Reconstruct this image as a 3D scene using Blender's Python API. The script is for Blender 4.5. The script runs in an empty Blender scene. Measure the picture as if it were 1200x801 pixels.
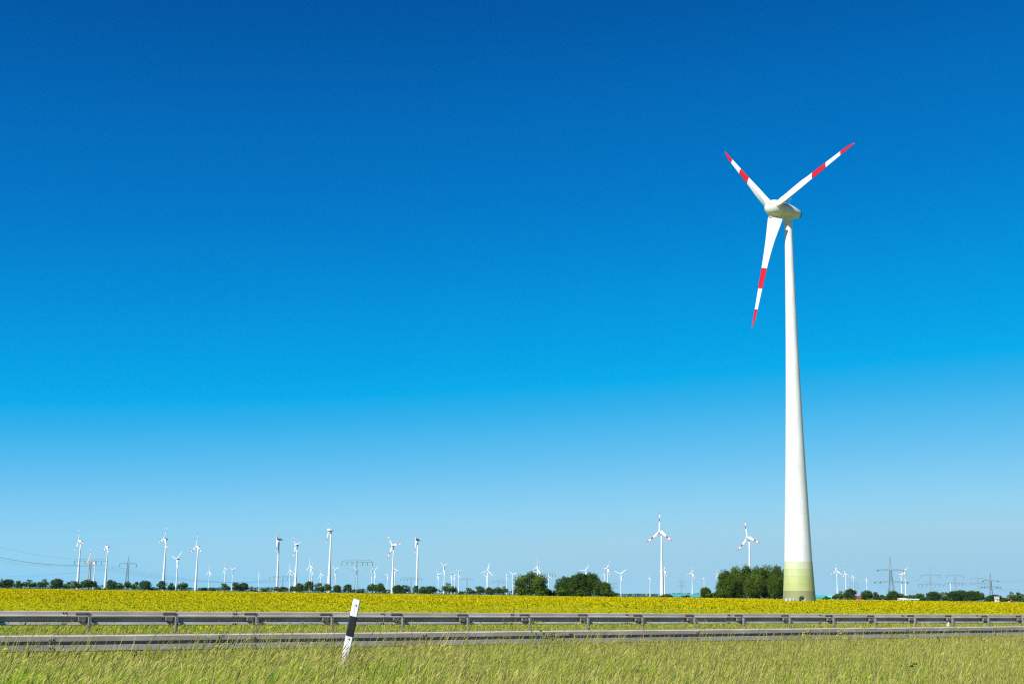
import bpy, math, random
import numpy as np
from mathutils import Matrix, Vector

random.seed(7)
RNG = np.random.default_rng(11)
R = math.radians
scene = bpy.context.scene
col = scene.collection

# ------------------------------------------------------------------ camera
EYE = np.array([0.0, 0.0, 1.65])
FPX, PITCH, ROLL = 1500.0, R(11.1), R(0.775)
cF = np.array([0, math.cos(PITCH), math.sin(PITCH)])
_r0 = np.array([1.0, 0, 0]); _u0 = np.array([0, -math.sin(PITCH), math.cos(PITCH)])
cR = _r0 * math.cos(ROLL) + _u0 * math.sin(ROLL)
cU = _u0 * math.cos(ROLL) - _r0 * math.sin(ROLL)
cam_data = bpy.data.cameras.new('camera')
cam_data.sensor_width = 36.0
cam_data.lens = FPX / 1200.0 * 36.0
cam_data.clip_start = 0.1
cam_data.clip_end = 60000.0
cam = bpy.data.objects.new('camera', cam_data)
cam.matrix_world = Matrix(((cR[0], cU[0], -cF[0], EYE[0]), (cR[1], cU[1], -cF[1], EYE[1]),
                           (cR[2], cU[2], -cF[2], EYE[2]), (0, 0, 0, 1)))
col.objects.link(cam)
scene.camera = cam

# ------------------------------------------------------------------ light
SUN_AZ, SUN_EL = R(41.0), R(41.0)          # azimuth measured to the left of straight behind the camera
sun_dir = Vector((-math.sin(SUN_AZ) * math.cos(SUN_EL), -math.cos(SUN_AZ) * math.cos(SUN_EL), math.sin(SUN_EL)))
sun_data = bpy.data.lights.new('sun', 'SUN')
sun_data.energy = 5.0
sun_data.angle = R(0.53)
sun_data.color = (1.0, 0.98, 0.95)
sun = bpy.data.objects.new('sun', sun_data)
sun.rotation_euler = sun_dir.to_track_quat('Z', 'Y').to_euler()
sun.location = (0, 0, 300)
col.objects.link(sun)

world = bpy.data.worlds.new('World')
scene.world = world
world.use_nodes = True
wn = world.node_tree.nodes; wl = world.node_tree.links
wn.clear()
sky = wn.new('ShaderNodeTexSky')
sky.sky_type = 'NISHITA'
sky.sun_disc = False
sky.sun_elevation = SUN_EL
sky.sun_rotation = math.pi + SUN_AZ
sky.altitude = 60.0
sky.air_density = 1.0
sky.dust_density = 0.4
sky.ozone_density = 2.0
bg = wn.new('ShaderNodeBackground')
bg.inputs['Strength'].default_value = 0.10
wo = wn.new('ShaderNodeOutputWorld')
# the same sky, graded to the deep polarised blue of the photograph (brightness of the sky -> colour)
sep = wn.new('ShaderNodeSeparateColor'); wl.new(sky.outputs[0], sep.inputs[0])
hue = wn.new('ShaderNodeMapRange'); hue.clamp = True
hue.inputs[1].default_value = 0.0; hue.inputs[2].default_value = 10.0
wl.new(sep.outputs[0], hue.inputs[0])
ramp = wn.new('ShaderNodeValToRGB'); ramp.color_ramp.interpolation = 'LINEAR'
SKY_STOPS = [(0.050, (0.0001, 0.0172, 0.0919)), (0.118, (0.0001, 0.0547, 0.2104)), (0.142, (0.0001, 0.0811, 0.2753)), (0.179, (0.0001, 0.1118, 0.3355)), (0.240, (0.0001, 0.1726, 0.4195)), (0.287, (0.0003, 0.2104, 0.4545)), (0.317, (0.0010, 0.2339, 0.4772)), (0.353, (0.0183, 0.2525, 0.4818)), (0.396, (0.0461, 0.2820, 0.4958)), (0.448, (0.0795, 0.3098, 0.5052)), (0.512, (0.1240, 0.3430, 0.5100)), (0.581, (0.1651, 0.3702, 0.5052)), (0.677, (0.2075, 0.3741, 0.4680)), (0.790, (0.2000, 0.3500, 0.4500))]
re_ = ramp.color_ramp.elements
re_[0].position, re_[0].color = SKY_STOPS[0][0], (*SKY_STOPS[0][1], 1)
re_[1].position, re_[1].color = SKY_STOPS[1][0], (*SKY_STOPS[1][1], 1)
for p_, c_ in SKY_STOPS[2:]:
    e_ = re_.new(p_); e_.color = (*c_, 1)
wl.new(hue.outputs[0], ramp.inputs['Fac'])
gain = wn.new('ShaderNodeVectorMath'); gain.operation = 'SCALE'; gain.inputs['Scale'].default_value = 10.0
wl.new(ramp.outputs[0], gain.inputs[0])
wl.new(gain.outputs[0], bg.inputs['Color'])
wl.new(bg.outputs[0], wo.inputs['Surface'])

vs = scene.view_settings
vs.view_transform = 'Standard'
vs.look = 'None'
vs.gamma = 1.0
vs.use_curve_mapping = False
vs.exposure = 0.8
scene.render.engine = 'CYCLES'
scene.cycles.use_denoising = False
scene.cycles.use_adaptive_sampling = False
scene.cycles.max_bounces = 6
scene.cycles.transparent_max_bounces = 8
scene.cycles.volume_bounces = 0
scene.cycles.filter_width = 1.2

# ------------------------------------------------------------------ pixel of the photograph -> place
def ray(x, y):
    return cF + cR * (x - 600) / FPX - cU * (y - 400.5) / FPX
def at_h(x, y, z):
    d = ray(x, y); return EYE + d * ((z - EYE[2]) / d[2])
def at_d(x, y, dist):
    d = ray(x, y); return EYE + d * (dist / math.hypot(d[0], d[1]))
def px_size(px, dist):
    return px * dist / FPX
def horizon(x):
    return 694.8 + (x - 596.0) * 0.01348

# ------------------------------------------------------------------ mesh helpers
class MB:
    def __init__(self):
        self.v = []; self.f = []
    def add(self, vs_, fs_):
        o = len(self.v)
        self.v.extend([tuple(map(float, p)) for p in vs_])
        self.f.extend([tuple(i + o for i in f) for f in fs_])
        return self
    def box(self, c, s, M=None):
        x, y, z = [k / 2 for k in s]
        P = [Vector((a, b, d)) for a in (-x, x) for b in (-y, y) for d in (-z, z)]
        if M is not None: P = [M @ p for p in P]
        c = Vector(c)
        return self.add([p + c for p in P], [(0, 1, 3, 2), (4, 6, 7, 5), (0, 4, 5, 1), (2, 3, 7, 6), (0, 2, 6, 4), (1, 5, 7, 3)])
    def tube(self, pts, rad, n=6, cap=True):
        pts = [Vector(p) for p in pts]
        rings = []
        for i, p in enumerate(pts):
            d = (pts[min(i + 1, len(pts) - 1)] - pts[max(i - 1, 0)])
            if d.length < 1e-9: d = Vector((0, 0, 1))
            d.normalize()
            a = d.orthogonal() if abs(d.z) > .99 else d.cross(Vector((0, 0, 1)))
            a.normalize(); b = d.cross(a)
            r = rad[i] if hasattr(rad, '__len__') else rad
            rings.append([p + (a * math.cos(2 * math.pi * k / n) + b * math.sin(2 * math.pi * k / n)) * r for k in range(n)])
        vs_ = [p for r_ in rings for p in r_]
        fs_ = []
        for i in range(len(pts) - 1):
            for k in range(n):
                k2 = (k + 1) % n
                fs_.append((i * n + k, i * n + k2, (i + 1) * n + k2, (i + 1) * n + k))
        if cap:
            fs_.append(tuple(range(n))[::-1]); fs_.append(tuple((len(pts) - 1) * n + k for k in range(n)))
        return self.add(vs_, fs_)
    def bar(self, a, b, w):
        return self.tube([a, b], w / 2, 4)
    def lathe(self, prof, n=32, cap=True):
        vs_ = [(r * math.cos(2 * math.pi * k / n), r * math.sin(2 * math.pi * k / n), z) for r, z in prof for k in range(n)]
        fs_ = []
        for i in range(len(prof) - 1):
            for k in range(n):
                k2 = (k + 1) % n
                fs_.append((i * n + k, i * n + k2, (i + 1) * n + k2, (i + 1) * n + k))
        if cap:
            fs_.append(tuple(range(n))[::-1]); fs_.append(tuple((len(prof) - 1) * n + k for k in range(n)))
        return self.add(vs_, fs_)
    def mesh(self, name, mat, smooth=False):
        me = bpy.data.meshes.new(name)
        me.from_pydata(self.v, [], self.f)
        me.materials.append(mat)
        if smooth: me.polygons.foreach_set('use_smooth', [True] * len(me.polygons))
        me.update()
        return me

def np_mesh(name, verts, loops, sizes, mat, colors=None):
    """fast mesh from arrays; colors per vertex (n,3)"""
    me = bpy.data.meshes.new(name)
    nv = len(verts); nf = len(sizes)
    me.vertices.add(nv); me.vertices.foreach_set('co', np.ascontiguousarray(verts, np.float32).ravel())
    me.loops.add(len(loops)); me.loops.foreach_set('vertex_index', np.ascontiguousarray(loops, np.int32))
    starts = np.concatenate([[0], np.cumsum(sizes)[:-1]]).astype(np.int32)
    me.polygons.add(nf); me.polygons.foreach_set('loop_start', starts)
    me.polygons.foreach_set('loop_total', np.ascontiguousarray(sizes, np.int32))
    me.update(calc_edges=True)
    if colors is not None:
        at = me.color_attributes.new('tint', 'FLOAT_COLOR', 'POINT')
        c4 = np.ones((nv, 4), np.float32); c4[:, :3] = colors
        at.data.foreach_set('color', c4.ravel())
    me.materials.append(mat)
    return me

def quads_mesh(name, P, mat, colors=None):
    """P (n,4,3) independent quads, colors (n,3)"""
    n = len(P)
    c = None if colors is None else np.repeat(colors, 4, axis=0)
    return np_mesh(name, P.reshape(-1, 3), np.arange(n * 4), np.full(n, 4), mat, c)

def link(name, me, parent=None, M=None):
    o = bpy.data.objects.new(name, me)
    col.objects.link(o)
    if parent is not None: o.parent = parent
    if M is not None: o.matrix_local = M
    return o
def tag(o, label=None, cat=None, group=None, kind=None):
    if label: o['label'] = label
    if cat: o['category'] = cat
    if group: o['group'] = group
    if kind: o['kind'] = kind
    return o
def root(name, loc, label, cat, group=None, rz=0.0):
    o = bpy.data.objects.new(name, None)
    o.empty_display_size = 0.3
    col.objects.link(o)
    o.location = loc; o.rotation_euler = (0, 0, rz)
    return tag(o, label, cat, group)
def frame(xa, ya, za, loc):
    return Matrix(((xa[0], ya[0], za[0], loc[0]), (xa[1], ya[1], za[1], loc[1]), (xa[2], ya[2], za[2], loc[2]), (0, 0, 0, 1)))
ONES = 'zeroth first second third fourth fifth sixth seventh eighth ninth tenth eleventh twelfth thirteenth fourteenth fifteenth sixteenth seventeenth eighteenth nineteenth'.split()
def ordinal(n):
    if n < 20: return ONES[n]
    t = {2: 'twent', 3: 'thirt', 4: 'fort', 5: 'fift', 6: 'sixt', 7: 'sevent'}[n // 10]
    return t + 'ieth' if n % 10 == 0 else t + 'y-' + ONES[n % 10]

# ------------------------------------------------------------------ materials
def new_mat(name):
    m = bpy.data.materials.new(name); m.use_nodes = True
    nt = m.node_tree; nt.nodes.clear()
    out = nt.nodes.new('ShaderNodeOutputMaterial')
    return m, nt, out
def noise_mat(name, c1, c2, scale=3.0, rough=.6, detail=5, lo=.35, hi=.65, metallic=0.0, bump=0.0, bscale=None, stretch=None, spec=.4):
    m, nt, out = new_mat(name)
    N = nt.nodes.new; L = nt.links.new
    p = N('ShaderNodeBsdfPrincipled')
    tc = N('ShaderNodeTexCoord')
    src = tc.outputs['Object']
    if stretch:
        mp = N('ShaderNodeMapping'); mp.inputs['Scale'].default_value = stretch
        L(src, mp.inputs['Vector']); src = mp.outputs[0]
    nz = N('ShaderNodeTexNoise'); nz.inputs['Scale'].default_value = scale; nz.inputs['Detail'].default_value = detail
    L(src, nz.inputs['Vector'])
    cr = N('ShaderNodeValToRGB')
    cr.color_ramp.elements[0].position = lo; cr.color_ramp.elements[0].color = (*c1, 1)
    cr.color_ramp.elements[1].position = hi; cr.color_ramp.elements[1].color = (*c2, 1)
    L(nz.outputs['Fac'], cr.inputs['Fac']); L(cr.outputs[0], p.inputs['Base Color'])
    p.inputs['Roughness'].default_value = rough; p.inputs['Metallic'].default_value = metallic
    p.inputs['Specular IOR Level'].default_value = spec
    if bump:
        n2 = N('ShaderNodeTexNoise'); n2.inputs['Scale'].default_value = bscale or scale * 4; n2.inputs['Detail'].default_value = 4
        L(src, n2.inputs['Vector'])
        b = N('ShaderNodeBump'); b.inputs['Strength'].default_value = bump; b.inputs['Distance'].default_value = .02
        L(n2.outputs['Fac'], b.inputs['Height']); L(b.outputs[0], p.inputs['Normal'])
    L(p.outputs[0], out.inputs['Surface'])
    return m
def leaf_mat(name, base=None, transl=.35, rough=.6):
    """matte leaf: tint attribute (or a base colour) through diffuse + translucent"""
    m, nt, out = new_mat(name)
    N = nt.nodes.new; L = nt.links.new
    d = N('ShaderNodeBsdfDiffuse'); t = N('ShaderNodeBsdfTranslucent'); mx = N('ShaderNodeMixShader')
    mx.inputs[0].default_value = transl
    if base is None:
        a = N('ShaderNodeAttribute'); a.attribute_name = 'tint'
        L(a.outputs['Color'], d.inputs['Color']); L(a.outputs['Color'], t.inputs['Color'])
    else:
        d.inputs['Color'].default_value = (*base, 1); t.inputs['Color'].default_value = (*base, 1)
    L(d.outputs[0], mx.inputs[1]); L(t.outputs[0], mx.inputs[2]); L(mx.outputs[0], out.inputs['Surface'])
    return m
def band_mat(name, stops, rough=.35, grime=.06):
    """paint in bands along the object's own Z: stops = [(z, colour), ...] each colour holds upward from its z"""
    m, nt, out = new_mat(name)
    N = nt.nodes.new; L = nt.links.new
    p = N('ShaderNodeBsdfPrincipled'); p.inputs['Roughness'].default_value = rough
    p.inputs['Specular IOR Level'].default_value = .35
    tc = N('ShaderNodeTexCoord'); sx = N('ShaderNodeSeparateXYZ'); L(tc.outputs['Object'], sx.inputs[0])
    zmax = stops[-1][0] + 1.0
    mr = N('ShaderNodeMath'); mr.operation = 'DIVIDE'; mr.inputs[1].default_value = zmax; L(sx.outputs['Z'], mr.inputs[0])
    cr = N('ShaderNodeValToRGB'); cr.color_ramp.interpolation = 'CONSTANT'
    el = cr.color_ramp.elements
    el[0].position = 0; el[0].color = (*stops[0][1], 1)
    el[1].position = stops[1][0] / zmax; el[1].color = (*stops[1][1], 1)
    for z, c in stops[2:]:
        e = el.new(z / zmax); e.color = (*c, 1)
    L(mr.outputs[0], cr.inputs['Fac'])
    nz = N('ShaderNodeTexNoise'); nz.inputs['Scale'].default_value = .6; nz.inputs['Detail'].default_value = 4
    mp = N('ShaderNodeMapping'); mp.inputs['Scale'].default_value = (1, 1, .12); L(tc.outputs['Object'], mp.inputs[0]); L(mp.outputs[0], nz.inputs['Vector'])
    rr = N('ShaderNodeMapRange'); rr.inputs[1].default_value = .35; rr.inputs[2].default_value = .75; rr.inputs[3].default_value = 1.0; rr.inputs[4].default_value = 1.0 - grime * 2
    L(nz.outputs['Fac'], rr.inputs[0])
    mu = N('ShaderNodeVectorMath'); mu.operation = 'SCALE'; L(cr.outputs[0], mu.inputs[0]); L(rr.outputs[0], mu.inputs['Scale'])
    L(mu.outputs[0], p.inputs['Base Color']); L(p.outputs[0], out.inputs['Surface'])
    return m

WHITE = (.57, .575, .575); RED = (.46, .007, .010)
M_white = noise_mat('white_paint', (.50, .505, .50), (.585, .59, .59), 1.1, .35, detail=7, stretch=(1, 1, .15), spec=.35)
M_blade_red = band_mat('blade_paint_red_bands', [(0, WHITE), (14.9, RED), (20.0, WHITE), (25.2, RED)], .3, .03)
M_blade = band_mat('blade_paint_white', [(0, WHITE), (28, WHITE)], .3, .03)
M_dark = noise_mat('dark_rubber', (.012, .012, .013), (.03, .03, .03), 4, .6)
M_galv = noise_mat('weathered_galvanised_steel', (.29, .23, .19), (.49, .415, .36), 2.2, .55, detail=8, lo=.3, hi=.7, metallic=.0, stretch=(.5, 3, 3), bump=.04, bscale=30)
M_galv_post = noise_mat('galvanised_post_steel', (.11, .10, .092), (.20, .19, .178), 5, .6, detail=6, metallic=.0, stretch=(3, 3, .8))
M_bolt = noise_mat('dark_bolt_steel', (.05, .045, .04), (.10, .09, .08), 20, .5, metallic=.6)
M_pylon = noise_mat('pylon_steel_green_grey', (.10, .125, .115), (.16, .185, .17), .5, .6)
M_insul = noise_mat('insulator_glass', (.05, .07, .07), (.09, .11, .10), 1, .3)
M_wire = noise_mat('conductor_aluminium', (.09, .10, .11), (.12, .13, .14), 1, .5)
M_bark = noise_mat('bark', (.05, .038, .025), (.10, .078, .055), 6, .9, stretch=(1, 1, .25), bump=.3)
M_leaf = leaf_mat('leaf', None, .25)
M_grass = leaf_mat('grass_blade', None, .33)
M_rape = leaf_mat('rapeseed_flower_and_leaf', None, .3)

# ------------------------------------------------------------------ terrain
RAIL = R(33.44)
ru = np.array([math.cos(RAIL), math.sin(RAIL)]); rn = np.array([-math.sin(RAIL), math.cos(RAIL)])
Q_NEAR, Q_FAR = 25.31, 29.9
def ground_q(q):
    return np.interp(q, [-60, 0, 20.3, 24.2, 25.8, 29.0, 30.8, 36.0, 41.0, 52], [0, 0.1, .2, .05, .04, .34, .38, .32, .2, .1])
def far_z(d):
    """the plain sinks a few metres beyond the field"""
    t = np.clip((np.asarray(d, float) - 1150) / 1100, 0, 1)
    return -4.5 * t * t * (3 - 2 * t)
def ground(x, y):
    x = np.asarray(x, float); y = np.asarray(y, float)
    q = x * rn[0] + y * rn[1]
    near = np.clip((140 - np.hypot(x, y)) / 60, 0, 1)
    b = .03 * np.sin(x * 1.7 + y * .6) * np.sin(y * 1.3 - x * .4)
    return (ground_q(q) + b) * near + far_z(np.hypot(x, y))
def sq(s, q):
    return ru * s + rn * q

def ground_sheet():
    qs = np.concatenate([-np.geomspace(9000, 30, 12), np.linspace(-20, 8, 8), np.linspace(10, 46, 61), np.geomspace(50, 1000, 16), np.linspace(1080, 2400, 22), np.geomspace(2700, 9000, 8)])
    ss = np.concatenate([-np.geomspace(9000, 2500, 6), -np.linspace(2300, 100, 34), np.linspace(-60, 100, 81), np.linspace(130, 2400, 34), np.geomspace(2700, 9000, 6)])
    S, Q = np.meshgrid(ss, qs)
    X = S * ru[0] + Q * rn[0]; Y = S * ru[1] + Q * rn[1]
    V = np.stack([X, Y, ground(X, Y)], -1).reshape(-1, 3)
    nq, ns = len(qs), len(ss)
    i = (np.arange(nq - 1)[:, None] * ns + np.arange(ns - 1)[None, :]).ravel()
    F = np.stack([i, i + 1, i + ns + 1, i + ns], -1)
    m, nt, out = new_mat('verge_soil_and_grass')
    N = nt.nodes.new; L = nt.links.new
    p = N('ShaderNodeBsdfPrincipled'); p.inputs['Roughness'].default_value = .95; p.inputs['Specular IOR Level'].default_value = .1
    tc = N('ShaderNodeTexCoord')
    n1 = N('ShaderNodeTexNoise'); n1.inputs['Scale'].default_value = 1.3; n1.inputs['Detail'].default_value = 8
    L(tc.outputs['Object'], n1.inputs['Vector'])
    cr = N('ShaderNodeValToRGB'); e = cr.color_ramp.elements
    e[0].position = .3; e[0].color = (.04, .065, .010, 1); e[1].position = .7; e[1].color = (.09, .105, .025, 1)
    x_ = e.new(.52); x_.color = (.06, .085, .013, 1)
    L(n1.outputs['Fac'], cr.inputs['Fac']); L(cr.outputs[0], p.inputs['Base Color'])
    n2 = N('ShaderNodeTexNoise'); n2.inputs['Scale'].default_value = 14; n2.inputs['Detail'].default_value = 6
    L(tc.outputs['Object'], n2.inputs['Vector'])
    b = N('ShaderNodeBump'); b.inputs['Strength'].default_value = .6; b.inputs['Distance'].default_value = .05
    L(n2.outputs['Fac'], b.inputs['Height']); L(b.outputs[0], p.inputs['Normal']); L(p.outputs[0], out.inputs['Surface'])
    me = np_mesh('ground', V, F.ravel(), np.full(len(F), 4), m)
    o = link('ground', me); tag(o, kind='structure')
ground_sheet()

# ------------------------------------------------------------------ rapeseed field
FIELD_Q0 = 50.0
def field_far(x):
    return np.interp(x, [-1e5, 15, 60, 1e5], [1130, 1130, 545, 545])
def patch(x, y):
    """uneven flowering of the crop, 0..1"""
    a = np.sin(x * .031 + 1.3 * np.sin(y * .017)) * np.sin(y * .043 + .7 * np.sin(x * .013) + .5)
    b = np.sin(x * .11 + y * .05) * np.sin(y * .16 - x * .03 + 2)
    c = np.clip((x + 25) / 60, 0, 1)
    return np.clip(.52 + .22 * a + .16 * b + .22 * c - .34 * np.clip((x + 12) / 18, 0, 1) * np.exp(-((y - 108 - .15 * x) / 13) ** 2), 0, 1)
def field_sheet():
    qs = np.concatenate([[FIELD_Q0 - .6, FIELD_Q0], np.geomspace(FIELD_Q0 + 1, 700, 60)])
    xs = np.concatenate([-np.geomspace(900, 60, 12), np.linspace(-55, 55, 60), np.geomspace(60, 900, 14)])
    # sheet laid out over x and a depth fraction, from the verge line to the field's far edge
    ts = np.concatenate([[0, .0006], np.geomspace(.0012, 1, 90)])
    X = np.repeat(xs[None, :], len(ts), 0)
    y0 = (FIELD_Q0 - rn[0] * xs) / rn[1]; y0 = np.maximum(y0, -200)
    y1 = np.maximum(field_far(xs), y0 + 40)
    Y = y0[None, :] + ts[:, None] * (y1 - y0)[None, :]
    D = np.hypot(X, Y)
    Z = np.interp(D, [0, 60, 200, 420, 700, 1130], [.36, .38, .48, .60, .55, .06]) + np.interp(X, [0, 70], [0, .14]) * np.clip(D / 400, 0, 1) + .04 * np.sin(X * .9 + Y * .33) * np.sin(Y * .7)
    Z[0] = -.05
    V = np.stack([X, Y, Z], -1).reshape(-1, 3)
    nr, nc = X.shape
    i = (np.arange(nr - 1)[:, None] * nc + np.arange(nc - 1)[None, :]).ravel()
    F = np.stack([i, i + 1, i + nc + 1, i + nc], -1)
    m, nt, out = new_mat('rapeseed_canopy')
    N = nt.nodes.new; L = nt.links.new
    d = N('ShaderNodeBsdfDiffuse')
    tc = N('ShaderNodeTexCoord')
    n1 = N('ShaderNodeTexNoise'); n1.inputs['Scale'].default_value = 2.2; n1.inputs['Detail'].default_value = 9; n1.inputs['Roughness'].default_value = .7
    n2 = N('ShaderNodeTexNoise'); n2.inputs['Scale'].default_value = .035; n2.inputs['Detail'].default_value = 4
    L(tc.outputs['Object'], n1.inputs['Vector']); L(tc.outputs['Object'], n2.inputs['Vector'])
    ad = N('ShaderNodeMath'); ad.operation = 'MULTIPLY_ADD'; ad.inputs[1].default_value = .5; L(n2.outputs['Fac'], ad.inputs[0]); L(n1.outputs['Fac'], ad.inputs[2])
    cr = N('ShaderNodeValToRGB'); e = cr.color_ramp.elements
    e[0].position = .60; e[0].color = (.185, .23, .011, 1); e[1].position = .92; e[1].color = (.34, .285, .004, 1)
    L(ad.outputs[0], cr.inputs['Fac']); L(cr.outputs[0], d.inputs['Color'])
    n3 = N('ShaderNodeTexNoise'); n3.inputs['Scale'].default_value = 6; n3.inputs['Detail'].default_value = 5; L(tc.outputs['Object'], n3.inputs['Vector'])
    b = N('ShaderNodeBump'); b.inputs['Strength'].default_value = .4; b.inputs['Distance'].default_value = .1
    L(n3.outputs['Fac'], b.inputs['Height']); L(b.outputs[0], d.inputs['Normal']); L(d.outputs[0], out.inputs['Surface'])
    o = link('field', np_mesh('field', V, F.ravel(), np.full(len(F), 4), m)); tag(o, kind='structure')
field_sheet()

def rand_quads(C, size, flat=.0, aspect=1.0):
    """randomly turned quads at the centres C (n,3), size (n,)"""
    n = len(C)
    a = RNG.normal(size=(n, 3)); a[:, 2] *= (1 - flat); a /= np.linalg.norm(a, axis=1)[:, None]
    b = RNG.normal(size=(n, 3)); b -= a * np.sum(a * b, 1)[:, None]; b /= np.linalg.norm(b, axis=1)[:, None]
    s = size[:, None] * .5
    sa = s * aspect
    return np.stack([C - a * s - b * sa * .6, C + a * s * .2 - b * sa, C + a * s + b * sa * .5, C - a * s * .3 + b * sa], 1)

def rapeseed():
    P = []; K = []
    for d0, d1, dens, nq, rad, size, gz in ((42, 70, 9, 9, .075, .040, 2), (70, 105, 7, 8, .10, .052, 2), (105, 180, 3.4, 6, .15, .10, 1.3), (180, 330, .9, 5, .22, .2, .8), (330, 545, .3, 5, .3, .32, .4)):
        xw = .43 * d1 + 4
        n = int((d1 - d0) * 2 * xw * dens)
        x = RNG.uniform(-xw, xw, n); y = RNG.uniform(d0 * .9, d1, n)
        q = x * rn[0] + y * rn[1]
        ok = (np.abs(x) < .43 * y + 3) & (q > FIELD_Q0 - .3) & (y >= d0) & (RNG.random(n) < patch(x, y) * np.interp(y, [50, 130, 260], [.55, .75, 1.15]))
        x, y = x[ok], y[ok]; n = len(x)
        top = np.interp(y, [60, 180, 400], [.56, .64, .60]) + np.interp(x, [0, 70], [0, .14]) * np.clip(y / 400, 0, 1) + np.interp(y, [60, 180, 350], [.15, .11, .05]) * RNG.normal(size=n).clip(-2, 2.0)
        C = np.stack([x, y, top], -1)
        cc = np.repeat(C, nq, 0) + RNG.normal(size=(n * nq, 3)) * rad * np.array([1, 1, .6 if d0 < 150 else .3])
        sz = size * RNG.uniform(.6, 1.3, n * nq)
        P.append(rand_quads(cc, sz))
        tone = np.repeat(RNG.uniform(.8, 1.12, n), nq)[:, None] * RNG.uniform(.85, 1.1, (n * nq, 1))
        K.append(np.array([.45, .37, .004]) * tone)
        # stems and leaves under the heads
        ng = max(1, int(3 * gz))
        gc = np.repeat(C, ng, 0); gc[:, 2] -= RNG.uniform(.12, .42, n * ng); gc[:, :2] += RNG.normal(size=(n * ng, 2)) * rad
        P.append(rand_quads(gc, size * 1.7 * RNG.uniform(.7, 1.4, n * ng), flat=-.6))
        K.append(np.array([.22, .27, .014]) * RNG.uniform(.85, 1.2, (n * ng, 1)))
    me = quads_mesh('rapeseed', np.concatenate(P), M_rape, np.concatenate(K))
    o = link('rapeseed_crop', me)
    tag(o, 'yellow flowering rapeseed crop covering the flat field', 'rapeseed', kind='stuff')
rapeseed()

# ------------------------------------------------------------------ verge grass
def clump(x, y):
    return .5 + .25 * np.sin(x * 1.1 + 2 * np.sin(y * .43)) * np.sin(y * .9 + 1.2 * np.sin(x * .37)) + .25 * np.sin(x * 2.7 - y * 1.9) * np.sin(y * 2.3 + x * .8)
GREENS = np.array([[0.1423, 0.2843, 0.0074], [0.2261, 0.3852, 0.0103], [0.3181, 0.4311, 0.0186], [0.0753, 0.1651, 0.0074], [0.4019, 0.4585, 0.0372]])
STRAW = np.array([[0.6305, 0.5544, 0.1531], [0.5675, 0.5012, 0.1275], [0.4886, 0.5012, 0.0765], [0.5675, 0.4556, 0.1721], [0.3468, 0.2734, 0.1275]])
def blades(x, y, h, w, lean, az, colr):
    n = len(x)
    z = ground(x, y) - .02
    base = np.stack([x, y, z], -1)
    ld = np.stack([np.cos(az), np.sin(az), np.zeros(n)], -1)
    fa = RNG.uniform(0, math.pi, n); wd = np.stack([np.cos(fa), np.sin(fa) * .6, np.zeros(n)], -1) * (w / 2)[:, None]
    up = np.array([0, 0, 1.0])
    mid = base + ld * (lean * h * .35)[:, None] + up * (h * .6)[:, None]
    tip = base + ld * (lean * h)[:, None] + up * (h * (1 - .25 * lean))[:, None]
    V = np.stack([base - wd, base + wd, mid + wd * .8, mid - wd * .8, tip], 1).reshape(-1, 3)
    o = np.arange(n)[:, None] * 5
    Fq = o + np.array([0, 1, 2, 3]); Ft = o + np.array([3, 2, 4])
    loops = np.concatenate([Fq, Ft], 1).ravel(); sizes = np.tile([4, 3], n)
    return V, loops, sizes, np.repeat(colr, 5, 0)
def heads(x, y, h, lean, az, colr, hl, hw):
    """flowering stalks: a thin stem and a spindle-shaped seed head"""
    n = len(x)
    z = ground(x, y)
    base = np.stack([x, y, z], -1)
    ld = np.stack([np.cos(az), np.sin(az), np.zeros(n)], -1); up = np.array([0, 0, 1.0])
    top = base + ld * (lean * h)[:, None] + up * (h * (1 - .2 * lean))[:, None]
    mid = base + ld * (lean * h * .3)[:, None] + up * (h * .55)[:, None]
    dv = top - mid; dv /= np.linalg.norm(dv, axis=1)[:, None]
    dv = dv + ld * .18 - up * .05; dv /= np.linalg.norm(dv, axis=1)[:, None]
    e = top + dv * hl[:, None]; m = top + dv * (hl * .4)[:, None]
    s1 = np.tile(np.array([[.93, .2, 0.]]), (n, 1)); s2 = np.cross(dv, s1); s2 /= np.linalg.norm(s2, axis=1)[:, None]
    a = s1 * (hw / 2)[:, None]; b = s2 * (hw / 2)[:, None]; t = s1 * .0028
    V = np.stack([base - t, base + t, mid + t, mid - t, top + t, top - t, m + a, e, m - a, m + b, m - b], 1).reshape(-1, 3)
    o = np.arange(n)[:, None] * 11
    loops = np.concatenate([o + np.array(k) for k in ([0, 1, 2, 3], [3, 2, 4, 5], [5, 6, 7, 8], [5, 9, 7, 10])], 1).ravel()
    stemc = colr * .55 + np.array([.17, .2, .05]) * .45
    C = np.concatenate([np.repeat(stemc[:, None, :], 4, 1), np.repeat(colr[:, None, :], 7, 1)], 1).reshape(-1, 3)
    return V, loops, np.full(n * 4, 4), C
def merge(name, parts, mat):
    Vs, Ls, Ss, Cs = [], [], [], []; off = 0
    for V, l, s, c in parts:
        Vs.append(V); Ls.append(l + off); Ss.append(s); Cs.append(c); off += len(V)
    return np_mesh(name, np.concatenate(Vs), np.concatenate(Ls), np.concatenate(Ss), mat, np.concatenate(Cs))
def scatter(n, smin, smax, qmin, qmax, margin=2.0):
    s = RNG.uniform(smin, smax, n); q = RNG.uniform(qmin, qmax, n)
    x = s * ru[0] + q * rn[0]; y = s * ru[1] + q * rn[1]
    ok = (np.abs(x) < .42 * y + margin) & (y > 11.5)
    return x[ok], y[ok]
def thin(x, y, near, far):
    d = np.hypot(x, y); k = RNG.random(len(x)) < np.clip(np.interp(d, [12, 42], [near, far]), 0, 1)
    return x[k], y[k]
def pick(table, n, p=None):
    return table[RNG.choice(len(table), n, p=p)] * RNG.uniform(.75, 1.25, (n, 1))
WIND = 0.15
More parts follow.
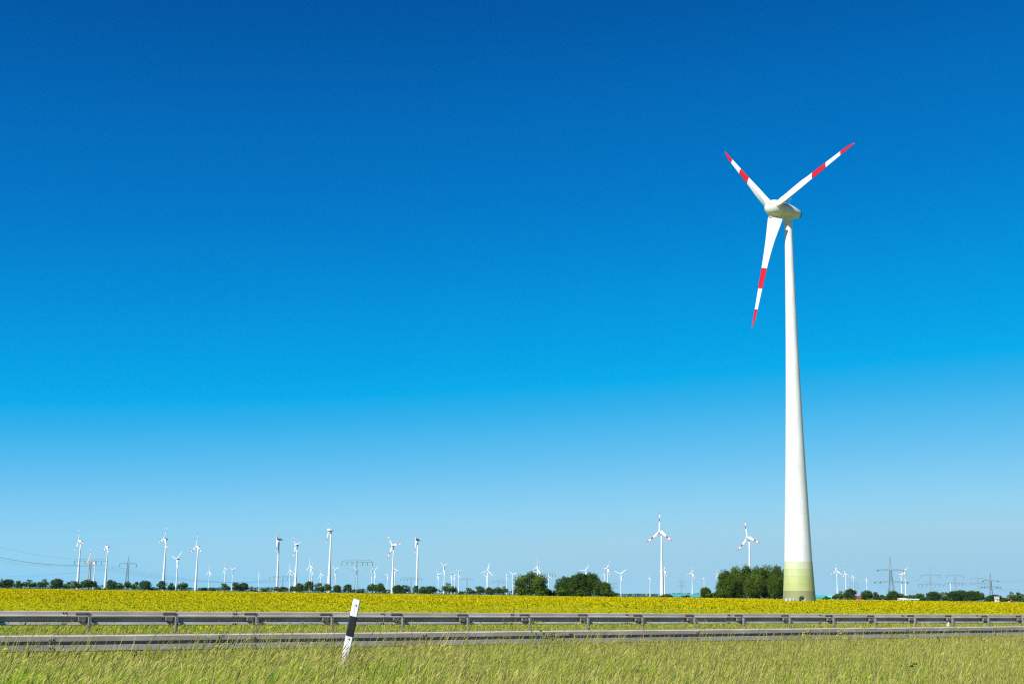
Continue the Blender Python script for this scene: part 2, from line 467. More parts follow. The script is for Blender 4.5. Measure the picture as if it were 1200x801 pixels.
def verge_grass():
    parts = []
    # camera-side verge up to the near rail
    x, y = scatter(760000, -8, 46, 4, Q_NEAR + 1.2)
    x, y = thin(x, y, 1, .42)
    q = x * rn[0] + y * rn[1]
    n = len(x); c = clump(x, y); d = np.hypot(x, y)
    h = (.15 + .32 * c) * RNG.uniform(.6, 1.25, n) * np.where(q > 24.3, .8, 1)
    k = RNG.random(n)
    colr = pick(GREENS, n, [.28, .3, .2, .14, .08]); st = k < .12; colr[st] = pick(STRAW, st.sum())
    parts.append(blades(x, y, h, np.interp(d, [12, 40], [.007, .013]) * RNG.uniform(.7, 1.4, n), RNG.uniform(.15, .8, n), RNG.normal(WIND, .75, n), colr))
    # seed stalks
    x, y = scatter(125000, -8, 46, 4, Q_NEAR + .3)
    x, y = thin(x, y, 1, .6)
    c = clump(x * .8 + 5, y * .8); kk = RNG.random(len(x)) < (.25 + .9 * c) * np.interp(x / y, [-.4, -.1, .4], [.55, .85, 1.15]); x, y = x[kk], y[kk]
    q = x * rn[0] + y * rn[1]; n = len(x)
    h = (.40 + .18 * clump(x, y)) * RNG.uniform(.62, 1.22, n) * np.interp(q, [20, 23.5, 26], [1, .85, .8])
    parts.append(heads(x, y, h, RNG.uniform(.05, .6, n) * np.interp(x / y, [-.4, 0, .4], [1.25, .9, .6]), RNG.normal(WIND, .6, n), pick(STRAW, n, [.3, .2, .25, .15, .1]), RNG.uniform(.07, .16, n), RNG.uniform(.010, .019, n)))
    # a few taller bents, and the tuft that hides the foot of the marker post
    x, y = scatter(9000, -8, 46, 8, Q_NEAR - .3)
    kk = RNG.random(len(x)) < clump(x * .5 + 2, y * .5) ** 2 * 1.2; x, y = x[kk], y[kk]
    n = len(x)
    parts.append(heads(x, y, RNG.uniform(.55, .82, n), RNG.uniform(.1, .5, n), RNG.normal(WIND, .5, n), pick(STRAW, n, [.35, .2, .3, .1, .05]), RNG.uniform(.08, .18, n), RNG.uniform(.009, .016, n)))
    b = at_d(402.5, 778, 20.0)
    n = 520; x = b[0] + RNG.normal(0, .16, n); y = b[1] - .1 + RNG.normal(0, .13, n)
    parts.append(blades(x, y, RNG.uniform(.25, .50, n), RNG.uniform(.006, .011, n), RNG.uniform(.1, .7, n), RNG.normal(WIND, .8, n), pick(GREENS, n)))
    n = 110; x = b[0] + RNG.normal(0, .2, n); y = b[1] - .1 + RNG.normal(0, .15, n)
    parts.append(heads(x, y, RNG.uniform(.35, .62, n), RNG.uniform(.1, .5, n), RNG.normal(WIND, .6, n), pick(STRAW, n), RNG.uniform(.07, .15, n), RNG.uniform(.010, .017, n)))
    o = link('verge_grass', merge('verge_grass', parts, M_grass))
    tag(o, 'tall seeding verge grass in front of the near guardrail', 'grass', kind='stuff')
    parts = []
    # the strip between the two rails and the bank behind the far rail
    x, y = scatter(230000, 0, 52, Q_NEAR + .2, 33.5, 3)
    n = len(x); q = x * rn[0] + y * rn[1]; c = clump(x * 1.3, y * 1.3)
    h = (.16 + .2 * c) * RNG.uniform(.6, 1.3, n)
    colr = pick(GREENS, n, [.32, .3, .16, .16, .06]); st = RNG.random(n) < .10; colr[st] = pick(STRAW, st.sum())
    parts.append(blades(x, y, h, RNG.uniform(.010, .018, n), RNG.uniform(.15, .8, n), RNG.normal(WIND, 1.0, n), colr))
    x, y = scatter(26000, 0, 52, Q_NEAR + .2, 32, 3)
    n = len(x); h = RNG.uniform(.25, .55, n) * (.7 + .5 * clump(x, y))
    parts.append(heads(x, y, h, RNG.uniform(.05, .6, n), RNG.normal(WIND, .7, n), pick(STRAW, n, [.25, .2, .35, .1, .1]), RNG.uniform(.06, .13, n), RNG.uniform(.014, .024, n)))
    x, y = scatter(150000, 0, 74, 33, 51, 4)
    n = len(x); h = RNG.uniform(.22, .50, n)
    parts.append(blades(x, y, h, RNG.uniform(.015, .03, n), RNG.uniform(.1, .6, n), RNG.normal(WIND, 1.0, n), pick(GREENS, n)))
    o = link('median_grass', merge('median_grass', parts, M_grass))
    tag(o, 'green grass growing between the two guardrails', 'grass', kind='stuff')
verge_grass()

# ------------------------------------------------------------------ guardrails
W_PROF = [(.310, .0), (.302, .05), (.288, .115), (.200, .115), (.188, .0), (.140, .0), (.128, .115), (.024, .115), (.008, .05), (.0, .0)]
# far rail seen from behind: broad upper face, deep shadowed hollow, narrow lower lip
B_PROF = [(.310, .012), (.300, -.030), (.235, -.036), (.205, -.052), (.182, -.050), (.160, .035), (.082, .035), (.060, -.034), (.012, -.040), (.0, -.02)]
def beam_mesh(length, sign):
    t = .004
    W = [(z, sign * d) for z, d in W_PROF] if sign < 0 else B_PROF
    front = [(d, z) for z, d in W]
    back = [(d + t, z) for z, d in W][::-1]
    prof = front + back
    n = len(prof); mb = MB()
    xs = np.linspace(0, length, 5)
    mb.add([(x, y, z) for x in xs for y, z in prof],
           [(i * n + k, i * n + (k + 1) % n, (i + 1) * n + (k + 1) % n, (i + 1) * n + k) for i in range(4) for k in range(n)])
    mb.f.append(tuple(range(n))); mb.f.append(tuple(4 * n + k for k in range(n))[::-1])
    return mb.mesh('beam', M_galv)
def bolt_mesh():
    mb = MB()
    mb.lathe([(.019, 0), (.019, .006), (.013, .012)], 10)
    return mb.mesh('bolt', M_bolt)
def post_mesh(h, z0=-.5):
    mb = MB()                                    # sigma-shaped steel post: web and two flanges
    H = h - z0
    mb.box((0, 0, z0 + H / 2), (.006, .10, H)); mb.box((.026, -.048, z0 + H / 2), (.05, .006, H)); mb.box((.026, .048, z0 + H / 2), (.05, .006, H))
    mb.box((.049, -.038, z0 + H / 2 - .001), (.005, .014, H - .004)); mb.box((.049, .038, z0 + H / 2 - .001), (.005, .014, H - .004))
    return mb.mesh('post', M_galv_post)
BOLT = bolt_mesh()
M_brk = noise_mat('shade_darkened_bracket_steel', (.09, .08, .07), (.17, .155, .14), 9, .6)  # grey steel with the black shadow around brackets, straps and clips put into its colour
def guardrail(q, zg, s0, nsec, sign, label, posts, bracket_side, rise=0.0):
    p0 = sq(s0, q)
    g = root('guardrail', (p0[0], p0[1], zg), label, 'guardrail', 'steel guardrails along the verge', RAIL)
    g.rotation_euler = (0, -rise, RAIL)
    bm = beam_mesh(4.13, sign)
    face = -.115 if sign < 0 else 0.0            # y of the surface that looks at the camera side
    for k in range(nsec):
        jz = random.uniform(-.004, .004)
        b = link('beam', bm, g, Matrix.Translation((4.0 * k - .065, (.0045 if k % 2 else 0.0), .445 + jz)) @ Matrix.Rotation(random.uniform(-.0012, .0012), 4, 'Y'))
        for bx_ in (.05, .11):
            for bz in ((.235, .083) if sign < 0 else (.27, .03)):
                link('bolt', BOLT, b, Matrix.Translation((bx_, (face if (sign < 0) else -.036) - .001, bz)) @ Matrix.Rotation(R(90), 4, 'X'))
    if bracket_side < 0:                         # posts between the camera and the beam, the beam seen from behind
        pm = post_mesh(.63)
        br = MB()
        br.box((-.10, -.055, .615), (.16, .10, .012)); br.box((-.10, -.055, .535), (.13, .10, .012)); br.box((-.176, -.055, .575), (.008, .10, .07)); br.box((-.03, -.055, .575), (.008, .10, .07)); br.box((-.10, -.10, .575), (.15, .008, .074))
        br = br.mesh('bracket', M_brk)
        st = MB(); st.box((-.08, -.048, .722), (.30, .014, .014)); st.box((-.08, -.040, .700), (.34, .02, .022)); st = st.mesh('strap', M_brk)
        hk = MB(); hk.box((.085, -.065, .615), (.05, .05, .05)); hk.box((.085, -.055, .58), (.03, .045, .03)); hk = hk.mesh('clip', M_brk)
        for s in posts:
            T = Matrix.Translation((s - s0, 0, random.uniform(-.01, .01)))
            p = link('post', pm, g, T @ Matrix.Translation((0.03, -.125, 0)) @ Matrix.Rotation(random.uniform(-.012, .012), 4, 'Y'))
            link('bracket', br, g, T); link('strap', st, g, T); link('clip', hk, g, T)
            link('bolt', BOLT, g, T @ Matrix.Translation((.005, -.062, .70)) @ Matrix.Rotation(R(90), 4, 'X'))
    else:
        pm = post_mesh(.66)
        sp = MB(); sp.box((0.02, .035, .6), (.05, .06, .22)); sp = sp.mesh('spacer', M_galv_post)
        for s in posts:
            T = Matrix.Translation((s - s0, 0, 0))
            link('post', pm, g, T @ Matrix.Translation((0, .13, 0)) @ Matrix.Rotation(random.uniform(-.012, .012), 4, 'Y'))
            link('spacer', sp, g, T)
    return g
guardrail(Q_NEAR, -.022, 6.41 - 12, 13, -1, 'near steel guardrail in front of the tilted white marker post', [6.06 + 2 * k for k in range(-5, 20)], 1, .0029)
guardrail(Q_FAR, .373, 8.33 - 12.5, 14, 1, 'far steel guardrail seen from behind with a row of short posts', [8.33 + 2 * k for k in range(-5, 22)], -1)

# ------------------------------------------------------------------ tilted roadside marker post
M_plastic = noise_mat('white_post_plastic', (.40, .38, .34), (.62, .62, .615), 7, .45, detail=8, stretch=(2, 2, .5), lo=.28, hi=.5)
M_black = noise_mat('black_band_plastic', (.006, .006, .007), (.016, .016, .018), 5, .5)
def marker_post():
    low = at_d(403.2, 776, 20.4); top = at_d(418.6, 701.8, 20.4)
    slope = (top[0] - low[0]) / (top[2] - low[2]); tilt = math.atan(slope)
    gz = float(ground(low[0], low[1]))
    bx = low[0] - slope * (low[2] - gz)
    ht = (top[2] - gz) / math.cos(tilt) + .02
    o = root('marker_post', (bx, low[1], gz - .02), 'tilted white roadside marker post with black band in front of the near guardrail', 'marker post')
    o.rotation_euler = (R(2), tilt, 0)
    plan = [(-.062, .02), (-.046, -.055), (-.030, -.070), (.052, -.062), (.064, -.050), (.05, .06), (-.02, .075)]
    def prism(pl, za, zb, slope=(0, 0)):
        n = len(pl); mb = MB()
        mb.add([(x, y, za + slope[0] * x) for x, y in pl] + [(x, y, zb + slope[1] * x) for x, y in pl],
               [(k, (k + 1) % n, n + (k + 1) % n, n + k) for k in range(n)] + [tuple(range(n))[::-1], tuple(range(n, 2 * n))])
        return mb
    mb = prism(plan, -.35, ht - .05, (0, -.08))
    small = [(x * .86 + .003, y * .86) for x, y in plan]
    n = len(plan)
    # chamfered cap
    mb.add([(x, y, ht - .05 - .08 * x) for x, y in plan] + [(x, y, ht - .012 * 0 - .14 * x) for x, y in small],
           [(k, (k + 1) % n, n + (k + 1) % n, n + k) for k in range(n)] + [tuple(range(n, 2 * n))])
    link('body', mb.mesh('body', M_plastic), o)
    big = [(x * 1.035, y * 1.035) for x, y in plan]
    link('black_band', prism(big, ht - .56, ht - .255, (-.06, -.06)).mesh('black_band', M_black), o)
    sc = MB(); sc.lathe([(.010, 0), (.010, .004), (.006, .007)], 10); sc = sc.mesh('screw', M_bolt)
    for z in (ht - .085, ht - .60):
        link('screw', sc, o, Matrix.Translation((.012, -.0695, z)) @ Matrix.Rotation(R(90), 4, 'X'))
marker_post()

# ------------------------------------------------------------------ wind turbines
def interp(z, tab):
    return float(np.interp(z, [a for a, b in tab], [b for a, b in tab]))
TOWER_D = [(0, 7.75), (3, 7.3), (10, 6.5), (20, 5.72), (29, 5.05), (40, 4.25), (50, 3.62), (62, 3.0), (75, 2.45), (92, 1.85)]
def blade_mesh(mat, name='blade', Rr=30.2, fat=1.0):
    zs = [1.3, 2.3, 2.45, 3.4, 4.6, 6.0, 8, 10.5, 13.5, 17, 20.5, 24, 27, 28.8, 29.7, Rr]
    ch = [1.55, 1.55, 3.9, 3.85, 3.6, 3.25, 2.8, 2.45, 2.0, 1.7, 1.45, 1.2, .92, .62, .35, .06]
    th = [1.0, 1.0, .42, .40, .34, .25, .22, .20, .18, .17, .16, .15, .15, .16, .2, .5]
    n = 14; mb = MB(); V = []
    for i, z in enumerate(zs):
        beta = R(np.interp(z, [2, 4.5, 10, 30], [32, 27, 14, 3]))
        c, t = ch[i] * fat, th[i]
        off = np.interp(z, [2.3, 2.45], [.5, .27])     # pitch axis position along chord
        for k in range(n):
            a = 2 * math.pi * k / n
            xx = (1 - math.cos(a)) / 2                 # 0 leading .. 1 trailing
            if i < 2: yy = math.sin(a) * .5
            else: yy = math.sin(a) * .5 * t * (1.45 * math.sqrt(max(xx, 0)) * (1 - xx) * 1.7 + .02 if z > 2.4 else 1)
            x = (xx - off) * c; y = yy * c
            sweep = -.12 * max(0, z - 27) / 3
            V.append((x * math.cos(beta) + y * math.sin(beta) + sweep, -x * math.sin(beta) + y * math.cos(beta), z))
    F = [(i * n + k, i * n + (k + 1) % n, (i + 1) * n + (k + 1) % n, (i + 1) * n + k) for i in range(len(zs) - 1) for k in range(n)]
    F += [tuple(range(n))[::-1], tuple((len(zs) - 1) * n + k for k in range(n))]
    mb.add(V, F)
    return mb.mesh(name, mat, True)
BLADE_RED = blade_mesh(M_blade_red); BLADE_RED_FAR = blade_mesh(M_blade_red, fat=1.45); BLADE_WHITE = blade_mesh(M_blade, fat=1.35)
def egg_meshes(n=40):
    sp = MB(); sp.lathe([(.05, 6.80), (.55, 6.73), (1.05, 6.48), (1.5, 6.05), (1.86, 5.4), (2.08, 4.7), (2.2, 3.8), (2.23, 3.0), (2.18, 2.72), (1.9, 2.68)][::-1], n)
    na = MB(); na.lathe([(1.8, 2.70), (2.0, 2.6), (2.02, 2.2), (1.98, 1.4), (1.88, .4), (1.70, -.8), (1.42, -1.9), (1.14, -2.8), (.92, -3.3), (.76, -3.5), (.4, -3.54)][::-1], n)
    tl = MB(); tl.lathe([(.82, -3.4), (.84, -3.66), (.70, -3.76), (.2, -3.78)][::-1], 20)
    return sp.mesh('spinner', M_white, True), na.mesh('nacelle', M_white, True), tl.mesh('exhaust_cowl', M_dark, True)
SPIN, NAC, TAIL = egg_meshes()
def box_nacelle():
    mb = MB()
    prof = [(-1.5, -1.6), (1.5, -1.6), (1.75, -.6), (1.7, 1.3), (1.2, 1.7), (-1.2, 1.7), (-1.7, 1.3), (-1.75, -.6)]
    n = len(prof); zz = [(2.6, .75), (2.2, 1.0), (-5.4, 1.0), (-6.6, .85)]
    mb.add([(x * s, y * s, z) for z, s in zz for x, y in prof],
           [(i * n + k, (i + 1) * n + k, (i + 1) * n + (k + 1) % n, i * n + (k + 1) % n) for i in range(3) for k in range(n)] + [tuple(range(n)), tuple(3 * n + k for k in range(n))[::-1]])
    return mb.mesh('nacelle', M_white)
BOXNAC = box_nacelle()
CAP = MB().lathe([(.05, 5.9), (.6, 5.7), (1.1, 5.1), (1.45, 4.3), (1.5, 3.4), (1.4, 2.75)][::-1], 20).mesh('spinner', M_white, True)

def rotor_axes(psi, tilt):
    ax = Vector((math.sin(psi) * math.cos(tilt), -math.cos(psi) * math.cos(tilt), math.sin(tilt)))
    e1 = Vector((math.cos(psi), math.sin(psi), 0)); e2 = ax.cross(e1)
    if e2.z < 0: e2 = -e2
    return ax, e1, e2
def add_rotor(o, H, psi, ph, tilt, scale, ov, blade, spin, nac, tail=None, egg=True):
    ax, e1, e2 = rotor_axes(psi, tilt)
    A = frame(e1, e2, ax, (0, 0, H)) if e1.cross(e2).dot(ax) > 0 else frame(-e1, e2, ax, (0, 0, H))
    Sc = Matrix.Scale(scale, 4)
    nc = link('nacelle', nac, o, A @ Sc)
    hb = link('spinner', spin, o, A @ Sc)
    if tail: link('exhaust_cowl', tail, o, A @ Sc)
    hub = Vector((0, 0, H)) + ax * ov
    for k in range(3):
        p = ph + k * 2 * math.pi / 3
        rad = e1 * math.sin(p) + e2 * math.cos(p); t = e1 * math.cos(p) - e2 * math.sin(p)
        link('blade', blade[0], o, frame(-t, ax, rad, hub) @ Matrix.Scale(blade[1], 4))
    return ax, hub

def main_turbine():
    o = root('wind_turbine', (68.1, 305.5, 0), 'huge nearby wind turbine with red banded blades and green-banded tower foot', 'wind turbine', 'wind turbines')
    greens = [(0.205, 0.213, 0.095), (0.327, 0.350, 0.129), (0.342, 0.369, 0.152), (0.365, 0.395, 0.190), (0.426, 0.448, 0.281)]
    zb = [0, 3.1, 4.78, 6.45, 8.12, 9.8]
    segs = [(zb[i], zb[i + 1], greens[i]) for i in range(5)]
    z = 9.8
    while z < 91.5:
        segs.append((z, min(z + 3.727, 91.8), None)); z += 3.727
    for i, (a, b, c) in enumerate(segs):
        if b - a < .5: continue
        m = M_white if c is None else noise_mat('tower_green_paint', tuple(v * .90 for v in c), c, .8, .5, stretch=(1, 1, .3))
        ra, rb = interp(a, TOWER_D) / 2, interp(b, TOWER_D) / 2
        mb = MB(); n = 72
        mb.lathe([(ra, a + .02), (rb, b - .02)], n, False)
        mb.lathe([(ra - .02, a + .001), (ra, a + .02)], n, False); mb.lathe([(rb, b - .02), (rb - .02, b - .001)], n, False)
        me = mb.mesh('tower_section', m)
        me.polygons.foreach_set('use_smooth', [k < n for k in range(len(me.polygons))])
        link('tower_section', me, o)
    ring = MB().lathe([(.93, 91.6), (1.04, 91.75), (1.04, 93.2), (1.2, 93.5), (1.25, 94.4)], 40).mesh('yaw_collar', M_white)
    link('yaw_collar', ring, o)
    ax, hub = add_rotor(o, 95.47, R(-63.6), R(75.1), R(3.0), 1.0, 4.40, (BLADE_RED, 1.0), SPIN, NAC, TAIL)
    ax, e1, e2 = rotor_axes(R(-63.6), R(3.0))
    for k in range(3):                            # round collars where the blades leave the spinner
        p = R(75.1) + k * 2 * math.pi / 3
        rad = e1 * math.sin(p) + e2 * math.cos(p); t = e1 * math.cos(p) - e2 * math.sin(p)
        cm = MB().lathe([(.92, 1.5), (.95, 2.15), (.90, 2.32), (.8, 2.34)], 28).mesh('blade_collar', M_white)
        link('blade_collar', cm, o, frame(-t, ax, rad, hub))
    am = MB(); am.tube([(0, 0, 0), (0, 0, 1.5)], .05, 6); am.tube([(-.5, 0, 1.3), (.5, 0, 1.3)], .035, 6); am.tube([(.5, 0, 1.3), (.5, 0, 1.65)], .06, 6); am.tube([(-.5, 0, 1.3), (-.5, 0, 1.65)], .06, 6)
    pos = Vector((0, 0, 95.47)) + ax * -.6 + Vector((0, 0, 1.95))
    link('wind_sensor_mast', am.mesh('wind_sensor_mast', M_pylon), o, Matrix.Translation(pos))
    # arched entrance in the foot, turned to the camera
    vd = Vector((-68.1, -305.5, 0)).normalized(); sd = Vector((-vd.y, vd.x, 0))
    c0 = Vector((0, 0, 0)) + vd * (7.75 / 2 * .985) + sd * .55
    arch = MB(); pts = [(-.62, .0)] + [(.62 * math.cos(a), 1.35 + .62 * math.sin(a)) for a in np.linspace(math.pi, 0, 15)] + [(.62, .0)]
    inn = [(-.40, .0)] + [(.40 * math.cos(a), 1.30 + .40 * math.sin(a)) for a in np.linspace(math.pi, 0, 15)] + [(.40, .0)]
    n = len(pts)
    def strip(mb, A_, B_, y0, y1):
        mb.add([(x, y0, z) for x, z in A_] + [(x, y0, z) for x, z in B_] + [(x, y1, z) for x, z in A_] + [(x, y1, z) for x, z in B_],
               [(k, k + 1, n + k + 1, n + k) for k in range(n - 1)] + [(2 * n + k, 2 * n + k + 1, k + 1, k) for k in range(n - 1)] + [(n + k, n + k + 1, 3 * n + k + 1, 3 * n + k) for k in range(n - 1)])
    strip(arch, pts, inn, -.75, .3)
    Fm = frame(sd, -vd, Vector((0, 0, 1)), c0)
    link('door_hood', arch.mesh('door_hood', M_dark), o, Fm)
    dm = MB(); dm.add([(x, -.12, z) for x, z in inn] , [tuple(range(n))])
    d = link('door', dm.mesh('door', noise_mat('door_green', (.30, .33, .18), (.36, .39, .22), 2, .5)), o, Fm)
    hm = MB(); hm.tube([(.28, -.2, .95), (.28, -.2, 1.1)], .02, 6); link('handle', hm.mesh('handle', M_bolt), d)
main_turbine()

FAR_GREEN = [(0, (0.380, 0.403, 0.228)), (4, (0.441, 0.464, 0.289)), (7.5, (0.517, 0.540, 0.395)), (10.5, WHITE), (97, WHITE)]
M_tower_far = band_mat('tower_paint_green_foot', FAR_GREEN, .45, .03)
TOWER_A = MB().lathe([(d / 2, z * 97 / 92) for z, d in TOWER_D], 24).mesh('tower', M_tower_far, True)
TOWER_B = MB().lathe([(2.5, 0), (2.3, 10), (2.0, 35), (1.65, 65), (1.25, 97)], 20).mesh('tower', M_white, True)
TURBINES = [  # hub x, hub y in the photograph, hub height, rotor radius, heading, blade phase, kind
    (92.3, 633.7, 98, 31.4, -50, 104, 're'),
    (105.1, 654.6, 98, 43.1, -45, 0, 're'),
    (110.3, 657.6, 98, 31.4, -60, 20, 're'),
    (124.3, 640.1, 98, 31.4, -55, 0, 're'),
    (192.3, 631.2, 98, 29.4, -50, 16, 're'),
    (207.1, 654.8, 85, 34, -45, 48, 'wb'),
    (230.1, 639.7, 98, 29.4, -45, 0, 're'),
    (244.8, 669.4, 65, 26, -45, 0, 'we'),
    (263, 665.8, 65, 22.1, -55, 96, 'wb'),
    (272.3, 667.2, 65, 16.9, -30, 64, 'wb'),
    (303, 672.1, 65, 19.5, -60, 96, 'wb'),
    (324.5, 631.5, 98, 31.4, -70, 48, 'rb'),
    (346.3, 638.4, 98, 29.4, -55, 76, 're'),
    (339.4, 667.6, 65, 20.8, -50, 108, 'we'),
    (344.5, 670.8, 65, 20.8, -45, 116, 'we'),
    (362.9, 662.5, 65, 22.1, -50, 112, 'we'),
    (365, 666.2, 65, 20.8, -60, 20, 'we'),
    (375.5, 672.4, 65, 24.7, -45, 104, 'we'),
    (384.9, 620.8, 98, 29.4, -70, 92, 're'),
    (392.7, 666.9, 65, 19.5, -40, 64, 'we'),
    (417.4, 667.2, 65, 15.6, -40, 60, 'we'),
    (435, 668.7, 65, 15.6, -60, 52, 'wb'),
    (438.7, 669.4, 65, 23.4, -45, 40, 'we'),
    (453.4, 672.4, 65, 20.8, -60, 24, 'we'),
    (459.6, 638.8, 98, 29.4, -40, 84, 're'),
    (462.1, 666.9, 65, 15.6, -30, 104, 'we'),
    (487.1, 631.9, 98, 31.4, -75, 60, 'rb'),
    (513.2, 672.8, 65, 24.7, -55, 80, 'we'),
    (519.8, 663.5, 65, 22.1, -60, 64, 'we'),
    (528.6, 672.1, 60, 22.8, -75, 68, 'wb'),
    (532.4, 673.5, 60, 22.8, -65, 88, 'we'),
    (537.2, 670.1, 65, 19.5, -55, 64, 'we'),
    (571.6, 668.3, 65, 23.4, -10, 12, 'we'),
    (569.5, 673.8, 60, 20.4, -60, 36, 'we'),
    (593.3, 672.8, 60, 19.2, -75, 28, 'we'),
    (600.7, 672.7, 65, 19.5, -35, 68, 'we'),
    (628.8, 663.9, 70, 22.4, -65, 12, 'we'),
    (626, 667.6, 65, 19.5, -85, 72, 'we'),
    (631.3, 668.3, 65, 15.6, -50, 12, 'we'),
    (642.9, 675.4, 55, 13.2, -10, 116, 'we'),
    (685.9, 668.3, 65, 19.5, -35, 36, 'we'),
    (711.3, 665.5, 90, 32.4, -50, 28, 're'),
    (707.6, 672.7, 65, 15.6, -65, 116, 're'),
    (727.5, 671.9, 65, 23.4, -20, 52, 'we'),
    (772.8, 622.4, 98, 31.4, -50, 0, 're'),
    (761, 676.8, 60, 15.6, -55, 28, 're'),
    (778, 667.7, 90, 30.6, -55, 24, 're'),
    (810.4, 671.3, 90, 30.6, -45, 20, 're'),
    (824.2, 677.2, 70, 16.8, -75, 104, 're'),
    (840.7, 673.1, 90, 25.2, -55, 100, 're'),
    (875.7, 629.6, 98, 31.4, -55, 108, 're'),
    (979.9, 668.7, 90, 27, -40, 0, 're'),
    (989.9, 672.1, 90, 28.8, -60, 108, 're'),
    (998.9, 675.1, 90, 23.4, -60, 116, 're'),
    (1014.9, 678.4, 90, 21.6, -55, 8, 're'),
    (1059.6, 668.4, 90, 25.2, -50, 52, 're'),
    (1055.8, 673.2, 90, 21.6, -20, 56, 're'),
    (1113.2, 683.5, 60, 15.6, -75, 116, 'we'),
]
def far_turbines():
    tall = sorted([t for t in TURBINES if t[6][0] == 'r']); small = sorted([t for t in TURBINES if t[6][0] == 'w'])
    for lst, word in ((tall, 'distant white wind turbine with red banded blades, {} of these from the left edge'),
                      (small, 'small far wind turbine with plain white blades, {} of these from the left edge')):
        for i, (hx, hy, H, Rr, psi, ph, kind) in enumerate(lst):
            P = at_h(hx, hy, H)
            fz = float(far_z(math.hypot(P[0], P[1]))); H = H - fz
            o = root('wind_turbine', (P[0], P[1], fz), word.format(ordinal(i + 1)), 'wind turbine', 'wind turbines')
            red = kind[0] == 'r'; egg = kind[1] == 'e'
            s = (H + fz) / 98.0
            tw = TOWER_A if red and egg else TOWER_B
            s2 = s * (1.0 if red else 1.15)
            # the tower stands behind the rotor
            ax, e1, e2 = rotor_axes(R(psi), R(3))
            back = ax * (-4.4 * s)
            link('tower', tw, o, Matrix.Translation((back.x, back.y, 0)) @ Matrix.Diagonal((s2, s2, (H - 1.5) / 97.0, 1)))
            A = frame(e1, e2, ax, (back.x, back.y, H)) if e1.cross(e2).dot(ax) > 0 else frame(-e1, e2, ax, (back.x, back.y, H))
            Sc = Matrix.Scale(s, 4)
            link('nacelle', NAC if egg else BOXNAC, o, A @ Sc)
            link('spinner', SPIN if egg else CAP, o, A @ Sc)
            if egg and red: link('exhaust_cowl', TAIL, o, A @ Sc)
            for b in range(3):
                p = R(ph) + b * 2 * math.pi / 3
                rad = e1 * math.sin(p) + e2 * math.cos(p); t = e1 * math.cos(p) - e2 * math.sin(p)
                bs = Rr / 30.2
                link('blade', BLADE_RED_FAR if red else BLADE_WHITE, o, frame(-t, ax, rad, (0, 0, H)) @ Matrix.Diagonal((bs, bs, bs, 1)))
far_turbines()

